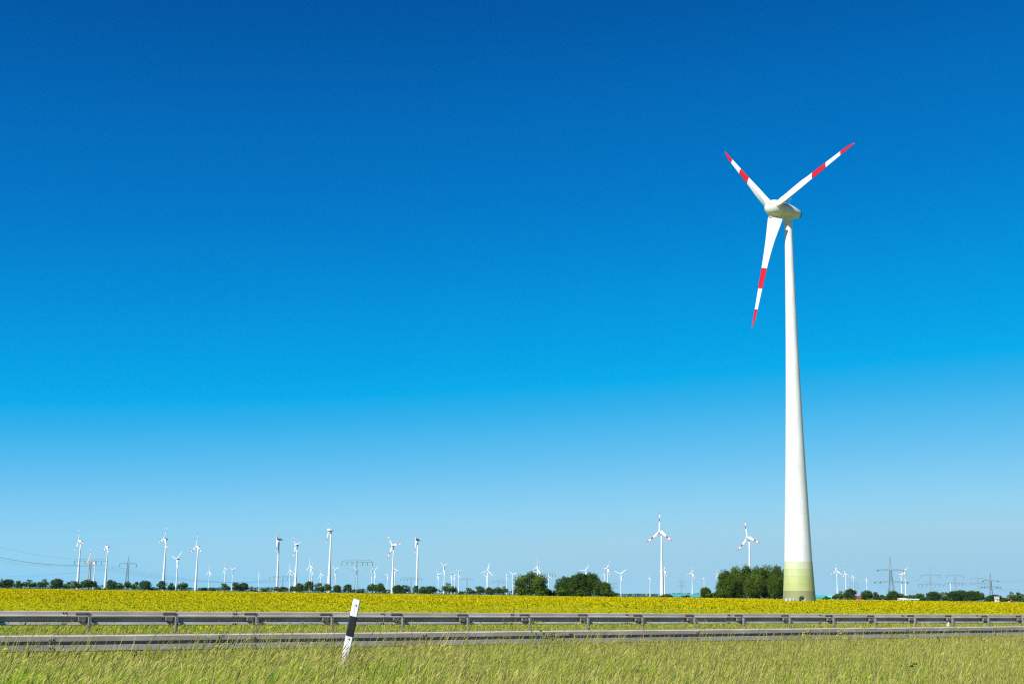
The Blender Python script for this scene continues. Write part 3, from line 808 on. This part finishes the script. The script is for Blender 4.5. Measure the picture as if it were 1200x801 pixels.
# ------------------------------------------------------------------ pylons and wires
PYLON_ENDS = {}
def lattice(mb, z0, z1, w0, w1, n, t):
    prev = None
    for i in range(n + 1):
        f = i / n; z = z0 + (z1 - z0) * f; w = (w0 + (w1 - w0) * f) / 2
        c = [(-w, -w, z), (w, -w, z), (w, w, z), (-w, w, z)]
        if prev:
            for k in range(4):
                mb.bar(prev[k], c[k], t)
                mb.bar(prev[k], c[(k + 1) % 4], t * .6); mb.bar(prev[(k + 1) % 4], c[k], t * .6)
                mb.bar(c[k], c[(k + 1) % 4], t * .6)
        prev = c
def pylon(key, x, top_y, D, arms, label, peak=True, base_w=None, tens=False, t=.24, rz=0.0):
    """arms: list of (y in the photograph, half span in pixels); sizes follow from the distance D"""
    P = at_d(x, horizon(x), D)
    fz = float(far_z(D)); H = float(at_d(x, top_y, D)[2]) - fz
    o = root('power_pylon', (P[0], P[1], fz), label, 'pylon', 'power pylons on the horizon', math.atan2(-P[0], P[1]) + rz)
    za = [float(at_d(x, ay, D)[2]) - fz for ay, hs in arms]
    ztop = max(za); bw = base_w or H * .16; tw = max(1.3, H * .045)
    mb = MB()
    zw = H * .45
    lattice(mb, 0, zw, bw, tw * 1.35, 5, t); lattice(mb, zw, ztop + (0 if peak else H - ztop), tw * 1.35, tw, 6, t)
    if peak:
        for sx in (-1, 1):
            for sy in (-1, 1): mb.bar((sx * tw / 2, sy * tw / 2, ztop), (0, 0, H), t * .9)
        zm = (ztop + H) / 2
        for k in range(4):
            c = [(-tw / 4, -tw / 4, zm), (tw / 4, -tw / 4, zm), (tw / 4, tw / 4, zm), (-tw / 4, tw / 4, zm)]
            mb.bar(c[k], c[(k + 1) % 4], t * .6)
    link('mast', mb.mesh('mast', M_pylon), o)
    ends = []
    ins = MB().lathe([(.10, -3.4), (.26, -3.3), (.26, -.5), (.10, -.4), (.08, 0)], 6).mesh('insulator', M_insul)
    insh = MB().lathe([(.10, -3.6), (.38, -3.4), (.38, -.4), (.10, 0)], 6).mesh('insulator', M_insul)
    for (ay, hs), z in zip(arms, za):
        hw = px_size(hs, D) 
        ab = MB(); up = 1.4 if (peak or len(arms) > 1) else (H - z)
        for s in (-1, 1):
            for sy in (-.5, .5):
                ab.bar((s * tw / 2, sy * tw, z), (s * hw, 0, z), t)
                ab.bar((s * tw / 2, sy * tw * .6, z + up), (s * hw, 0, z + .15) if up < 2 else (s * hw * .8, 0, z + up * .85), t * .8)
            m = 5
            for k in range(1, m):
                xx = s * (tw / 2 + (hw - tw / 2) * k / m)
                ab.bar((xx, -tw * .5 * (1 - k / m), z), (xx, 0, z + up * (1 - k / m)), t * .6)
                ab.bar((xx, tw * .5 * (1 - k / m), z), (xx, 0, z + up * (1 - k / m)), t * .6)
            if up >= 2: ab.bar((s * hw * .8, 0, z + up * .85), (s * hw, 0, z), t * .8)
        link('crossarm', ab.mesh('crossarm', M_pylon), o)
        fr = (1.0, .66, .34) if (not peak or hs > 9 and ay == max(a for a, _ in arms) and len(arms) > 1) else (1.0,)
        if tens: fr = fr[:2]
        for s in (-1, 1):
            for f in fr:
                xx = s * hw * f
                if tens:
                    for dy in (-1, 1):
                        link('insulator', insh, o, Matrix.Translation((xx, 0, z)) @ Matrix.Rotation(R(72) * dy, 4, 'X'))
                else:
                    link('insulator', ins, o, Matrix.Translation((xx, 0, z)))
                ends.append((s, f, z, Vector((xx, 0, z - (0.6 if tens else 3.5)))))
    bpy.context.view_layer.update()
    M = Matrix.LocRotScale(o.location, o.rotation_euler, None)
    PYLON_ENDS[key] = ([M @ e[3] for e in ends], M @ Vector((0, 0, H)))
pylon('a', 104, 654.5, 1330, [(657, 17.5)], 'broad single-arm pylon behind the second red-banded turbine from the left', False, rz=R(-12))
pylon('b', 148.3, 651.5, 1420, [(660, 9)], 'slim peaked pylon with one short arm near the left', True, rz=R(10))
pylon('c', 331, 674.5, 1950, [(676.3, 15)], 'faint low broad pylon between the two turbines left of centre', False, t=.28)
pylon('d', 417.5, 655.3, 1280, [(658, 17.5)], 'green-grey broad single-arm pylon with six hanging insulators', False, t=.30)
pylon('e', 481.5, 676, 2000, [(678, 12.5)], 'faint broad pylon left of a tall boxy turbine near the centre', False, t=.28)
pylon('f', 547, 672.5, 2600, [(678, 6.5)], 'tiny thin pylon with one arm left of the picture centre', True, t=.3)
pylon('g', 584, 679, 2300, [(681, 8.5)], 'faint tiny broad pylon behind the small trees at the centre', False, t=.3)
pylon('h', 641, 670.5, 1800, [(672.5, 9.5)], 'broad pylon between the round tree and the big dark tree clump', False, t=.26)
pylon('i', 719.5, 678, 2900, [(683, 3.2), (688, 4.2)], 'tiny grey pylon just right of the big dark tree clump', True, t=.34)
pylon('j', 798.6, 672, 2700, [(681, 3.6), (686, 5)], 'tiny grey pylon between two turbines left of the wide grove', True, t=.34)
pylon('k', 1045, 650, 1480, [(667.5, 14.5), (681.5, 18)], 'largest peaked two-arm pylon right of the huge turbine', True, 8.5, True, t=.30, rz=R(-14))
pylon('l', 1091.5, 661, 1900, [(673.7, 10), (684.5, 13)], 'thin two-arm pylon second from the big one on the right', True, t=.26)
pylon('m', 1120.5, 662.5, 2050, [(674, 8.7), (683, 11)], 'thin two-arm pylon above the dark trees on the right', True, t=.26)
pylon('n', 1147.5, 667, 2400, [(677.5, 7.5), (683, 9.5)], 'faint thin two-arm pylon left of the rightmost pylon', True, t=.26)
pylon('o', 1162, 670, 1700, [(680, 8), (687.5, 10)], 'rightmost stout two-arm pylon near the right edge', True, 5.5, True, t=.28, rz=R(-16))
pylon('p', 1001.3, 672, 2800, [(683, 4), (688, 5)], 'tiny pylon behind the third small red-banded turbine right of the huge tower', True, t=.3)

def wire(a, b, sag, label, r=.04, n=18):
    a, b = Vector(a), Vector(b)
    pts = []
    for i in range(n + 1):
        f = i / n; p = a.lerp(b, f); p.z -= 4 * sag * f * (1 - f); pts.append(p)
    o = link('power_cable', MB().tube(pts, r, 4).mesh('power_cable', M_wire))
    tag(o, label, 'power cable', 'overhead power cables')
def wires():
    A, At = PYLON_ENDS['a']; C_, _ = PYLON_ENDS['c']; B, Bt = PYLON_ENDS['b']
    for i, (y0, e) in enumerate(((633, At), (644.5, A[0]), (646.5, A[1]), (650, A[3]), (653.5, A[4]), (657, A[5]))):
        st = at_d(-60, y0 - 9, 900 + 12 * i)
        wire(st, e, 4.5, '%s cable from the top, falling from the left edge to the broad pylon' % ordinal(i + 1))
    for i, k in enumerate((0, 2, 3, 5)):
        wire(A[k], C_[k], 9, '%s long cable strand between the broad left pylon and the faint low one' % ordinal(i + 1), .05)
    st = at_d(-60, 681, 2000)
    wire(st, B[0], 3, 'lower cable rising from the left edge to the slim peaked pylon'); wire(at_d(-60, 676, 2000), B[1], 3, 'upper cable rising from the left edge to the slim peaked pylon')
    D_, _ = PYLON_ENDS['d']; E_, _ = PYLON_ENDS['e']
    for i, k in enumerate((0, 5)):
        wire(C_[k], D_[k], 8, '%s cable strand from the faint low pylon to the green-grey pylon' % ('left' if i == 0 else 'right'))
        wire(D_[k], E_[k], 8, '%s cable strand from the green-grey pylon to the next faint one' % ('left' if i == 0 else 'right'))
    K, Kt = PYLON_ENDS['k']; L_, Lt = PYLON_ENDS['l']; M_, Mt = PYLON_ENDS['m']; N_, Nt = PYLON_ENDS['n']; O_, Ot = PYLON_ENDS['o']
    names = ('upper left', 'upper right', 'lower outer left', 'lower inner left', 'lower inner right', 'lower outer right')
    for i in range(min(5, len(K), len(L_))):
        wire(K[i], L_[i], 10, '%s cable strand from the largest pylon to the next thin one' % ordinal(i + 1))
    for i in (0, 1, 2):
        wire(L_[i], M_[i], 8, '%s cable strand between the two thin right pylons' % ordinal(i + 1))
        wire(M_[i], N_[i], 8, '%s cable strand from the pylon above the dark trees to the faint one' % ordinal(i + 1))
    for i, y1 in enumerate((671, 674, 685.5, 690)):
        wire(O_[min(i, len(O_) - 1)], at_d(1260, y1 - 1, 1150), 3, '%s cable from the top, leaving the rightmost pylon to the right' % ordinal(i + 1))
wires()

# ------------------------------------------------------------------ trees
def quads_at(C, Nn, size):
    n = len(C)
    Nn = Nn / np.linalg.norm(Nn, axis=1)[:, None]
    b = RNG.normal(size=(n, 3)); b -= Nn * np.sum(Nn * b, 1)[:, None]; b /= np.linalg.norm(b, axis=1)[:, None]
    a = np.cross(Nn, b); s = (size * .5)[:, None]
    j = RNG.uniform(.6, 1.2, (n, 4, 1))
    return np.stack([C - a * s * j[:, 0], C - b * s * j[:, 1], C + a * s * j[:, 2], C + b * s * j[:, 3]], 1)
def crown_mesh(nleaf, leaf, nlobe, base=.16, wide=.5, dome=False, seed=0, hue=(.062, .098, .018)):
    """unit tree: height 1, half width .5; leaf clumps over many lobes"""
    g = np.random.default_rng(seed)
    lobes = []
    for i in range(nlobe):
        th = g.uniform(0, 2 * math.pi); u = g.uniform(-.75, 1) if not dome else g.uniform(-1, 1)
        rr = math.sqrt(max(0, 1 - u * u)) if (u > 0 or not dome) else 1 - .12 * u * u
        k = g.uniform(.55, .80)
        zc = (base + 1) / 2; zh = (1 - base) / 2
        c = np.array([wide * k * rr * math.cos(th), wide * k * rr * math.sin(th), zc + zh * k * u])
        r_ = g.uniform(.13, .235) * (.9 if dome else 1)
        lobes.append((c, r_))
    lobes.append((np.array([0, 0, (base + 1) / 2]), .30))
    P, Nn, T = [], [], []
    per = nleaf // len(lobes)
    for c, r_ in lobes:
        d = g.normal(size=(per, 3)); d /= np.linalg.norm(d, axis=1)[:, None]
        rad = r_ * (1 - .35 * g.random(per) ** 2) * (1 + .16 * g.normal(size=per))
        p = c + d * rad[:, None] * np.array([1, 1, .9])
        P.append(p); Nn.append(d + g.normal(size=(per, 3)) * .45); T.append(np.full(per, g.uniform(.75, 1.25)))
    P = np.concatenate(P); Nn = np.concatenate(Nn); T = np.concatenate(T) * g.uniform(.8, 1.2, len(P))
    ok = (P[:, 2] > base * .55) & (P[:, 2] < 1.03); P, Nn, T = P[ok], Nn[ok], T[ok]
    K = np.array(hue) * T[:, None] * np.stack([g.uniform(.85, 1.25, len(P)), np.ones(len(P)), np.ones(len(P))], -1)
    return quads_mesh('crown', quads_at(P, Nn, leaf * g.uniform(.7, 1.35, len(P))), M_leaf, K)
def trunk_mesh(seed):
    g = random.Random(seed); mb = MB()
    mb.tube([(0, 0, -.03), (0.004, 0, .12), (.01, .005, .35), (0, .01, .62), (0, 0, .85)], [.035, .026, .02, .012, .004], 7)
    for k in range(6):
        a = g.uniform(0, 6.28); z = g.uniform(.15, .5); l = g.uniform(.2, .33)
        mb.tube([(0, 0, z), (math.cos(a) * l * .5, math.sin(a) * l * .5, z + .1), (math.cos(a) * l, math.sin(a) * l, z + .24)], [.013, .009, .003], 5)
    return mb.mesh('trunk', M_bark)
TRUNKS = [trunk_mesh(k) for k in range(3)]
SMALL = [crown_mesh(1700, .080, 17, .05, .5, False, 100 + k, h) for k, h in enumerate([(0.056, 0.100, 0.011), (0.048, 0.090, 0.011), (0.066, 0.114, 0.011), (0.053, 0.096, 0.012), (0.062, 0.103, 0.013), (0.046, 0.093, 0.009), (0.069, 0.106, 0.012), (0.084, 0.093, 0.023)])]
BUSH = [crown_mesh(800, .12, 12, .02, .5, True, 200 + k, h) for k, h in enumerate([(0.049, 0.090, 0.010), (0.063, 0.109, 0.011), (0.045, 0.080, 0.010)])]
BIG = [crown_mesh(13000, .034, 52, .02, .5, True, 300 + k, h) for k, h in enumerate([(0.058, 0.100, 0.011), (0.065, 0.101, 0.013), (0.040, 0.074, 0.011), (0.042, 0.080, 0.010), (0.057, 0.095, 0.012), (0.050, 0.089, 0.011)])]
def plant_tree(name, x, w, top, D, crown, label, cat, group, trunk=None, sink=0.0):
    B = at_d(x, horizon(x), D)
    fz = float(far_z(D)); H = float(at_d(x, top, D)[2]) - fz; W = px_size(w, D)
    o = root(name, (B[0], B[1], fz - .05), label, cat, group, random.uniform(0, 6.28))
    S = Matrix.Diagonal((W, W, H, 1))
    link('trunk', trunk or random.choice(TRUNKS), o, S); link('crown', crown, o, S)
LEFT_TREES = [(1, 5, 679), (8, 12.5, 677.5), (20.5, 11, 680.5), (34.5, 16, 679), (50, 14.5, 678.5), (66.5, 15, 676.5), (79, 11, 681), (88.5, 12, 679.5), (103.5, 17, 678.5),
              (130, 12, 679), (139.5, 9, 681), (150, 8.5, 680.5), (158.5, 10.5, 680), (170, 12, 679), (189, 11.5, 680.5), (201, 9.5, 682), (213, 14, 681), (239.5, 7, 688), (248.5, 8, 687.5), (263.5, 12, 682),
              (275.5, 9.5, 682), (285, 12, 682), (295, 2.6, 686), (328, 16.5, 686.3), (343, 8.5, 686), (351, 10, 682.5), (362, 13.5, 681), (374, 11.5, 683), (384, 9.5, 683.5), (395, 9, 684), (407.5, 10, 684.5),
              (436, 11, 683.5), (444.5, 13, 682.5), (466, 11, 685), (475, 13, 684.3), (487.5, 8.5, 686), (496, 10, 687), (504, 14, 685.5), (526, 19, 683), (550.5, 11, 687.5), (563, 12.5, 686.5), (574, 9, 687.8), (582, 10, 687.5), (590, 10, 687)]
for i, (x, w, top) in enumerate(LEFT_TREES):
    cr = SMALL[7] if i in (23,) else SMALL[random.randrange(7)]
    if i % 4 == 1 and i != 23: cr = BIG[2 + (i // 4) % 4]
    plant_tree('field_tree', x, w * random.uniform(.92, 1.2), top + random.uniform(-1.2, .5), random.uniform(1180, 1340), cr, 'small green tree beyond the rapeseed, %s from the left edge in the far row' % ordinal(i + 1), 'tree', 'trees along the far field edge')
BUSHES = [(115, 7, 687.2, 1300), (178, 6, 687.8, 1300), (122, 4, 688.5, 1300), (183.5, 4, 688.5, 1300), (310, 8, 689, 1300), (417, 9, 690, 1250), (425, 7, 690.5, 1250), (451, 5, 688.5, 1250), (299, 4, 690, 1300), (540, 6, 692, 1250), (609, 13, 686, 640), (639, 15, 686.5, 640), (650, 8, 690.5, 640), (632, 11, 688, 610),
          (659, 14, 687.2, 606), (681, 11, 689.7, 606), (711.5, 12.5, 689, 606), (719, 10, 692, 640), (781, 14, 695.6, 900), (803, 11, 696.6, 900), (838.5, 9, 690.5, 560), (831, 8, 692, 555), (847, 10, 689, 545), (968.5, 9, 698, 760), (1036, 11, 696, 1000), (1058, 16, 694.5, 1900), (1073, 14, 694, 1800), (1083, 11, 694.5, 1800), (1066, 9, 696.5, 1800), (1180, 9, 700, 1200), (1199, 7, 697, 1200), (1157, 9, 698, 1300), (1173, 9, 699, 1300)]
BUSHES.sort()
for i, (x, w, top, D) in enumerate(BUSHES):
    plant_tree('bush', x, w * 1.08, top - .4, D, BUSH[(i * 2) % 3], 'low green bush on the horizon, %s bush from the left edge' % ordinal(i + 1), 'bush', 'bushes along the far field edge')
GROVE = [('big_tree', 622, 39, 669.3, 628, 0, 'large dome-shaped green tree standing alone right of the picture centre'),
         ('big_tree', 662, 23, 674.3, 640, 3, 'left tree of the big dark clump beside the dome-shaped tree'),
         ('big_tree', 680, 26, 669, 634, 2, 'tallest dark tree in the middle of the big clump'),
         ('big_tree', 692, 24, 669.5, 636, 3, 'dark rounded tree at the right shoulder of the big clump'),
         ('big_tree', 671, 20, 673.5, 650, 2, 'dark tree half hidden between the left and tallest trees of the clump'),
         ('big_tree', 707, 20, 680.5, 622, 5, 'lower lighter green tree at the right end of the big clump'),
         ('big_tree', 827, 13, 687, 560, 5, 'small round tree just left of the wide grove beside the huge turbine'),
         ('grove_tree', 853, 24, 666.8, 560, 4, 'leftmost rounded tree of the wide grove beside the huge turbine'),
         ('grove_tree', 865, 24, 662.6, 566, 1, 'second tree from the left in the wide grove beside the huge turbine'),
         ('grove_tree', 878, 23, 661, 562, 4, 'third tree from the left in the wide grove, below a distant turbine'),
         ('grove_tree', 890, 22, 662.2, 558, 5, 'fourth tree from the left in the wide grove beside the huge turbine'),
         ('grove_tree', 902, 22, 661, 564, 1, 'fifth tree from the left in the wide grove beside the huge turbine'),
         ('grove_tree', 914, 22, 661.3, 561, 4, 'rightmost tree of the wide grove, touching the huge turbine tower'),
         ('grove_tree', 859, 22, 672, 550, 5, 'shorter front tree at the left of the wide grove'),
         ('grove_tree', 884, 24, 672, 548, 1, 'shorter front tree in the middle of the wide grove'),
         ('grove_tree', 908, 22, 673, 549, 5, 'shorter front tree at the right of the wide grove')]
for nm, x, w, top, D, k, lab in GROVE:
    plant_tree(nm, x, w * 1.06, top - .5, D, BIG[k], lab, 'tree', 'large trees of the middle distance')
RIGHT_TREES = [(979, 7, 696.5, 1000), (986, 12, 692.8, 980), (996.5, 13, 688.8, 960), (1016, 13, 691, 980), (1025.5, 9, 693.5, 1000), (1046.5, 13, 691.5, 960), (1094, 15, 692, 1000), (1106, 12, 693, 1010),
               (1118, 15, 691.3, 990), (1127, 14, 690.5, 1000), (1139, 16, 691.2, 980), (1146, 12, 691.5, 990), (1165, 15, 696, 1300), (1187, 11, 694, 1150), (1193, 12, 693.3, 1150)]
for i, (x, w, top, D) in enumerate(RIGHT_TREES):
    plant_tree('field_tree', x, w * 1.08, top - .5, D, SMALL[random.randrange(7)] if w < 13 else BIG[2 + i % 2], 'dark green tree right of the huge turbine, %s of these counted from its tower' % ordinal(i + 1), 'tree', 'trees right of the huge turbine')

def far_wood():
    n = 9000
    px = RNG.uniform(-40, 1240, n); D = RNG.uniform(5200, 6800, n)
    P = np.array([at_d(a, horizon(a), d) for a, d in zip(px, D)])
    hgt = 6 + 7 * (.5 + .5 * np.sin(px * .05 + 2 * np.sin(px * .013))) 
    P[:, 2] = -4.5 + RNG.random(n) ** .7 * (hgt + 4.5)
    me = quads_mesh('far_wood', rand_quads(P, RNG.uniform(4, 8, n)), M_leaf, np.array([.045, .07, .022]) * RNG.uniform(.7, 1.3, (n, 1)))
    tag(link('far_wood', me), 'hazy blue-green band of woodland along the horizon', 'woodland', kind='stuff')
far_wood()

# ------------------------------------------------------------------ farm buildings on the horizon
def building(name, x0, x1, top, D, wallc, roofc, label, gable=True, depth=9, roof_frac=.4, doors=1):
    xm = (x0 + x1) / 2; B = at_d(xm, horizon(xm), D); fz = float(far_z(D)); H = float(at_d(xm, top, D)[2]) - fz; W = px_size(x1 - x0, D)
    o = root(name, (B[0], B[1], fz - .05), label, 'building', None, math.atan2(-B[0], B[1]))
    hw = H * (1 - roof_frac); wm = noise_mat(name + '_wall_paint', tuple(v * .9 for v in wallc), wallc, .5, .6); rm = noise_mat(name + '_roof', tuple(v * .85 for v in roofc), roofc, .7, .6)
    link('wall', MB().box((0, depth / 2, hw / 2), (W, depth, hw)).mesh('wall', wm), o)
    r = MB(); e = .4
    r.add([(-W / 2 - e, -e, hw - .05), (W / 2 + e, -e, hw - .05), (W / 2 + e, depth + e, hw - .05), (-W / 2 - e, depth + e, hw - .05), (-W / 2 - e, depth / 2, H), (W / 2 + e, depth / 2, H)],
          [(0, 1, 5, 4), (2, 3, 4, 5), (0, 4, 3), (1, 2, 5), (0, 3, 2, 1)])
    link('roof', r.mesh('roof', rm), o)
    for k in range(doors):
        xx = (k + .5) / doors * W - W / 2
        d = link('door', MB().box((xx, -.04, hw * .38), (min(3.2, W * .25), .08, hw * .75)).mesh('door', M_galv_post), o)
        link('window', MB().box((min(xx + 3.2, W / 2 - .8), -.03, hw * .62), (1.1, .06, hw * .25)).mesh('window', M_dark), o)
building('storage_hall', 786, 819, 695.6, 1700, (.03, .22, .21), (.05, .28, .26), 'long low teal hall left of the wide grove', depth=22, roof_frac=.5, doors=3)
building('storage_hall', 955, 967, 696.6, 1500, (.02, .25, .24), (.04, .30, .28), 'teal hall just right of the huge turbine foot', depth=16, roof_frac=.5)
building('farm_shed', 971.5, 977.5, 697.2, 1300, (.05, .34, .28), (.08, .42, .33), 'small bright teal shed right of the teal hall', depth=8, roof_frac=.6)
building('farm_house', 1003, 1011, 697.6, 1250, (.30, .12, .10), (.22, .035, .03), 'house with dark red roof between the right-hand trees', depth=9, roof_frac=.55)
building('greenhouse', 1052, 1061, 700.2, 1000, (.62, .60, .52), (.66, .64, .58), 'low cream shed below the largest pylon', depth=6, roof_frac=.4)
building('greenhouse', 1063, 1076, 700.8, 1050, (.34, .40, .28), (.42, .47, .34), 'long low grey-green shed right of the cream one', depth=6, roof_frac=.4)
building('farm_house', 1166, 1170.5, 698.2, 1240, (.62, .60, .56), (.30, .27, .25), 'tiny white house among the bushes near the right edge', depth=7, roof_frac=.45)

# ------------------------------------------------------------------ small things by the tower and in the field
M_lime = noise_mat('pale_stone', (.26, .25, .235), (.40, .39, .37), 1.4, .85, bump=.3)
def boulder(x0, x1, top, D, label, seed):
    g = np.random.default_rng(seed); xm = (x0 + x1) / 2
    B = at_d(xm, horizon(xm), D); H = float(at_d(xm, top, D)[2]) + .1; W = px_size(x1 - x0, D)
    mb = MB(); n, m = 10, 5; V = []
    for i in range(m + 1):
        a = math.pi / 2 * i / m
        for k in range(n):
            r_ = math.cos(a) ** .5 * (1 + .18 * g.normal()); V.append((W / 2 * r_ * math.cos(6.2832 * k / n), W / 2.4 * r_ * math.sin(6.2832 * k / n), H * math.sin(a) * (1 + .08 * g.normal())))
    mb.add(V, [(i * n + k, i * n + (k + 1) % n, (i + 1) * n + (k + 1) % n, (i + 1) * n + k) for i in range(m) for k in range(n)] + [tuple(m * n + k for k in range(n))])
    o = link('boulder', mb.mesh('boulder', M_lime), None, Matrix.Translation((B[0], B[1], -.1)))
    tag(o, label, 'boulder', 'pale boulders at the tower foot')
boulder(920, 924.5, 700.3, 300, 'pale boulder at the left corner of the huge tower foot', 1)
boulder(924.5, 928, 699.8, 299.5, 'middle pale boulder left of the tower door', 2)
boulder(927.8, 931.5, 700.4, 300, 'pale boulder nearest the left of the tower door', 3)
boulder(942, 945, 700.6, 300, 'small pale boulder just right of the tower door', 4)
def marker_cap():
    M_or = noise_mat('orange_plastic', (.60, .17, .006), (.68, .21, .01), 3, .4)
    B = at_d(1182.5, horizon(1182.5), 330); H = float(at_d(1182.5, 703.6, 330)[2])
    o = root('pipeline_marker', (B[0], B[1], 0), 'orange domed pipeline marker standing in the field near the right edge', 'marker')
    link('post', MB().tube([(0, 0, -.3), (0, 0, H - .3)], .05, 8).mesh('post', M_or), o)
    link('cap', MB().lathe([(.40, H - .42), (.42, H - .3), (.36, H - .14), (.2, H - .03), (.03, H)], 14).mesh('cap', M_or, True), o)
marker_cap()

# ------------------------------------------------------------------ wild plants on the verge
M_stem = noise_mat('plant_stem', (.10, .16, .03), (.15, .21, .04), 8, .7)
M_petal = leaf_mat('yellow_petal', (.60, .49, .006), .3)
M_poppy = leaf_mat('poppy_petal', (.5, .04, .008), .3)
M_umbel = leaf_mat('umbel_floret', (.28, .30, .06), .3)
M_pleaf = leaf_mat('plant_leaf', (.10, .17, .03), .3)
def petal_fan(centre, n, size, g, mat):
    """one flower head: petals that share the centre point"""
    c = Vector(centre); V = [c]; F = []
    for k in range(n):
        d = Vector(g.normal(size=3)); d.z = abs(d.z) * .8 + .1; d.normalize()
        t = d.orthogonal().normalized() * size * .45
        p = c + d * size * g.uniform(.7, 1.3)
        i = len(V); V += [p - t, p + d * size * .35, p + t]; F.append((0, i, i + 1, i + 2))
    return MB().add(V, F).mesh('flower', mat)
def wild_plant(name, x, y_top, dist, label, cat, group, petal, heads_, h=None, nst=4, spread=.12, rad=.035, seed=0):
    g = np.random.default_rng(seed + int(x))
    T = at_d(x, y_top, dist); gz = float(ground(T[0], T[1])); H = max(.25, T[2] - gz) if h is None else h
    o = root(name, (T[0], T[1], gz - .02), label, cat, group)
    for k in range(nst):
        a = g.uniform(0, 6.28); f = 1 if k == 0 else g.uniform(.75, 1.0); l = 0 if k == 0 else g.uniform(.4, 1) * spread
        tip = (math.cos(a) * l + .03, math.sin(a) * l, H * f)
        link('stem', MB().tube([(0, 0, 0), (math.cos(a) * l * .3, math.sin(a) * l * .3, H * .4), tip], [.006, .005, .003], 5).mesh('stem', M_stem), o)
        link('flower', petal_fan(tip, heads_, rad, g, petal), o)
        q_ = g.uniform(.25, .7); b_ = Vector((math.cos(a) * l * q_, math.sin(a) * l * q_, H * q_ * f)); d = Vector((math.cos(a + 1), math.sin(a + 1), .7)).normalized(); s_ = d.cross(Vector((0, 0, 1))).normalized() * .012
        link('leaf', MB().add([b_, b_ + d * .05 + s_, b_ + d * .10, b_ + d * .05 - s_], [(0, 1, 2, 3)]).mesh('leaf', M_pleaf), o)
YEL = 'wild yellow-flowered plants on the verge'
for i, (x, y, d, lab, nst) in enumerate([
        (313, 733, 22.0, 'yellow-flowered plant before the near rail left of the white marker post', 4),
        (5, 758, 18.5, 'yellow-flowered plant at the left edge below the near rail', 4),
        (232, 733.5, 26.2, 'left yellow-flowered clump between the rails, left of the marker post', 6),
        (240, 732.5, 26.6, 'middle yellow-flowered clump between the rails, left of the marker post', 6),
        (256, 732.5, 27.0, 'right yellow-flowered clump between the rails, left of the marker post', 6),
        (829, 746, 24.0, 'small yellow-flowered plant low before the near rail right of centre', 4),
        (939, 740, 26.5, 'yellow-flowered plant before the near rail under the huge turbine', 4),
        (945, 738, 27.5, 'taller yellow-flowered plant under the huge turbine, right of its neighbour', 3),
        (980, 738.5, 27.0, 'yellow-flowered plant before the near rail right of the huge turbine', 5),
        (989, 737.5, 27.4, 'rightmost yellow-flowered plant before the near rail', 4)]):
    wild_plant('rapeseed_plant', x, y, d, lab, 'plant', YEL, M_petal, 7, None, max(2, nst - 1), .09, .022, i)
for i, (x, y, d, lab) in enumerate([(377, 731.5, 30.5, 'red poppy behind the near rail just left of the marker post'),
                                    (1041, 732, 40.5, 'red poppy between the rails right of the huge turbine'),
                                    (1162, 731, 44.5, 'red poppy between the rails near the right edge'),
                                    (404, 716.5, 33.5, 'red poppy just above the far rail beside the marker post')]):
    wild_plant('poppy', x, y, d, lab, 'flower', 'red poppies', M_poppy, 7, None, 1, .0, .03, 50 + i)
wild_plant('umbel_plant', 632, 738, 25.5, 'tall branching pale green umbel plant before the near rail at the centre', 'plant', 'umbel plants', M_umbel, 14, None, 7, .24, .035, 80)
wild_plant('umbel_plant', 648, 742, 25.0, 'second pale green umbel plant right of the tall one', 'plant', 'umbel plants', M_umbel, 14, None, 6, .22, .035, 81)
M_darkp = leaf_mat('dried_dock', (.045, .04, .018), .1)
wild_plant('dock_plant', 1070, 776, 17.5, 'dark dried seed plant in the grass at lower right', 'plant', 'dark dried plants', M_darkp, 9, None, 2, .05, .022, 90)
wild_plant('dock_plant', 1053, 779, 16.5, 'thin dark dried stalk left of the dark seed plant', 'plant', 'dark dried plants', M_darkp, 5, None, 1, .05, .02, 91)
def scrap():
    T = at_d(1109.3, 731.5, 45.0)
    g = np.random.default_rng(5); mb = MB(); V = []
    n, m = 8, 6
    for i in range(m):
        z = -.09 + .18 * i / (m - 1); r_ = [.025, .06, .065, .04, .025, .01][i]
        for k in range(n): V.append((r_ * (1 + .35 * g.normal()) * math.cos(6.2832 * k / n), r_ * .6 * math.sin(6.2832 * k / n), z + .02 * g.normal()))
    mb.add(V, [(i * n + k, i * n + (k + 1) % n, (i + 1) * n + (k + 1) % n, (i + 1) * n + k) for i in range(m - 1) for k in range(n)] + [tuple(range(n))[::-1], tuple((m - 1) * n + k for k in range(n))])
    s_post = 8.33 + 2 * 15
    p = sq(s_post - .28, Q_FAR - .2)
    o = link('plastic_bag', mb.mesh('plastic_bag', M_plastic), None, Matrix.Translation((p[0], p[1], T[2] - .05)))
    tag(o, 'scrap of white plastic caught on a far guardrail post', 'plastic bag')
scrap()

# ------------------------------------------------------------------ air
def haze():
    m, nt, out = new_mat('haze')
    v = nt.nodes.new('ShaderNodeVolumePrincipled')
    v.inputs['Color'].default_value = (.34, .63, .95, 1)
    v.inputs['Density'].default_value = HAZE_DENSITY
    v.inputs['Anisotropy'].default_value = 0.0
    nt.links.new(v.outputs[0], out.inputs['Volume'])
    me = MB().box((0, 0, 66), (27000, 27000, 148)).mesh('haze', m)
    o = link('haze', me); tag(o, 'thin blue summer haze over the plain', 'haze', kind='stuff')
HAZE_DENSITY = 1.3e-5
haze()
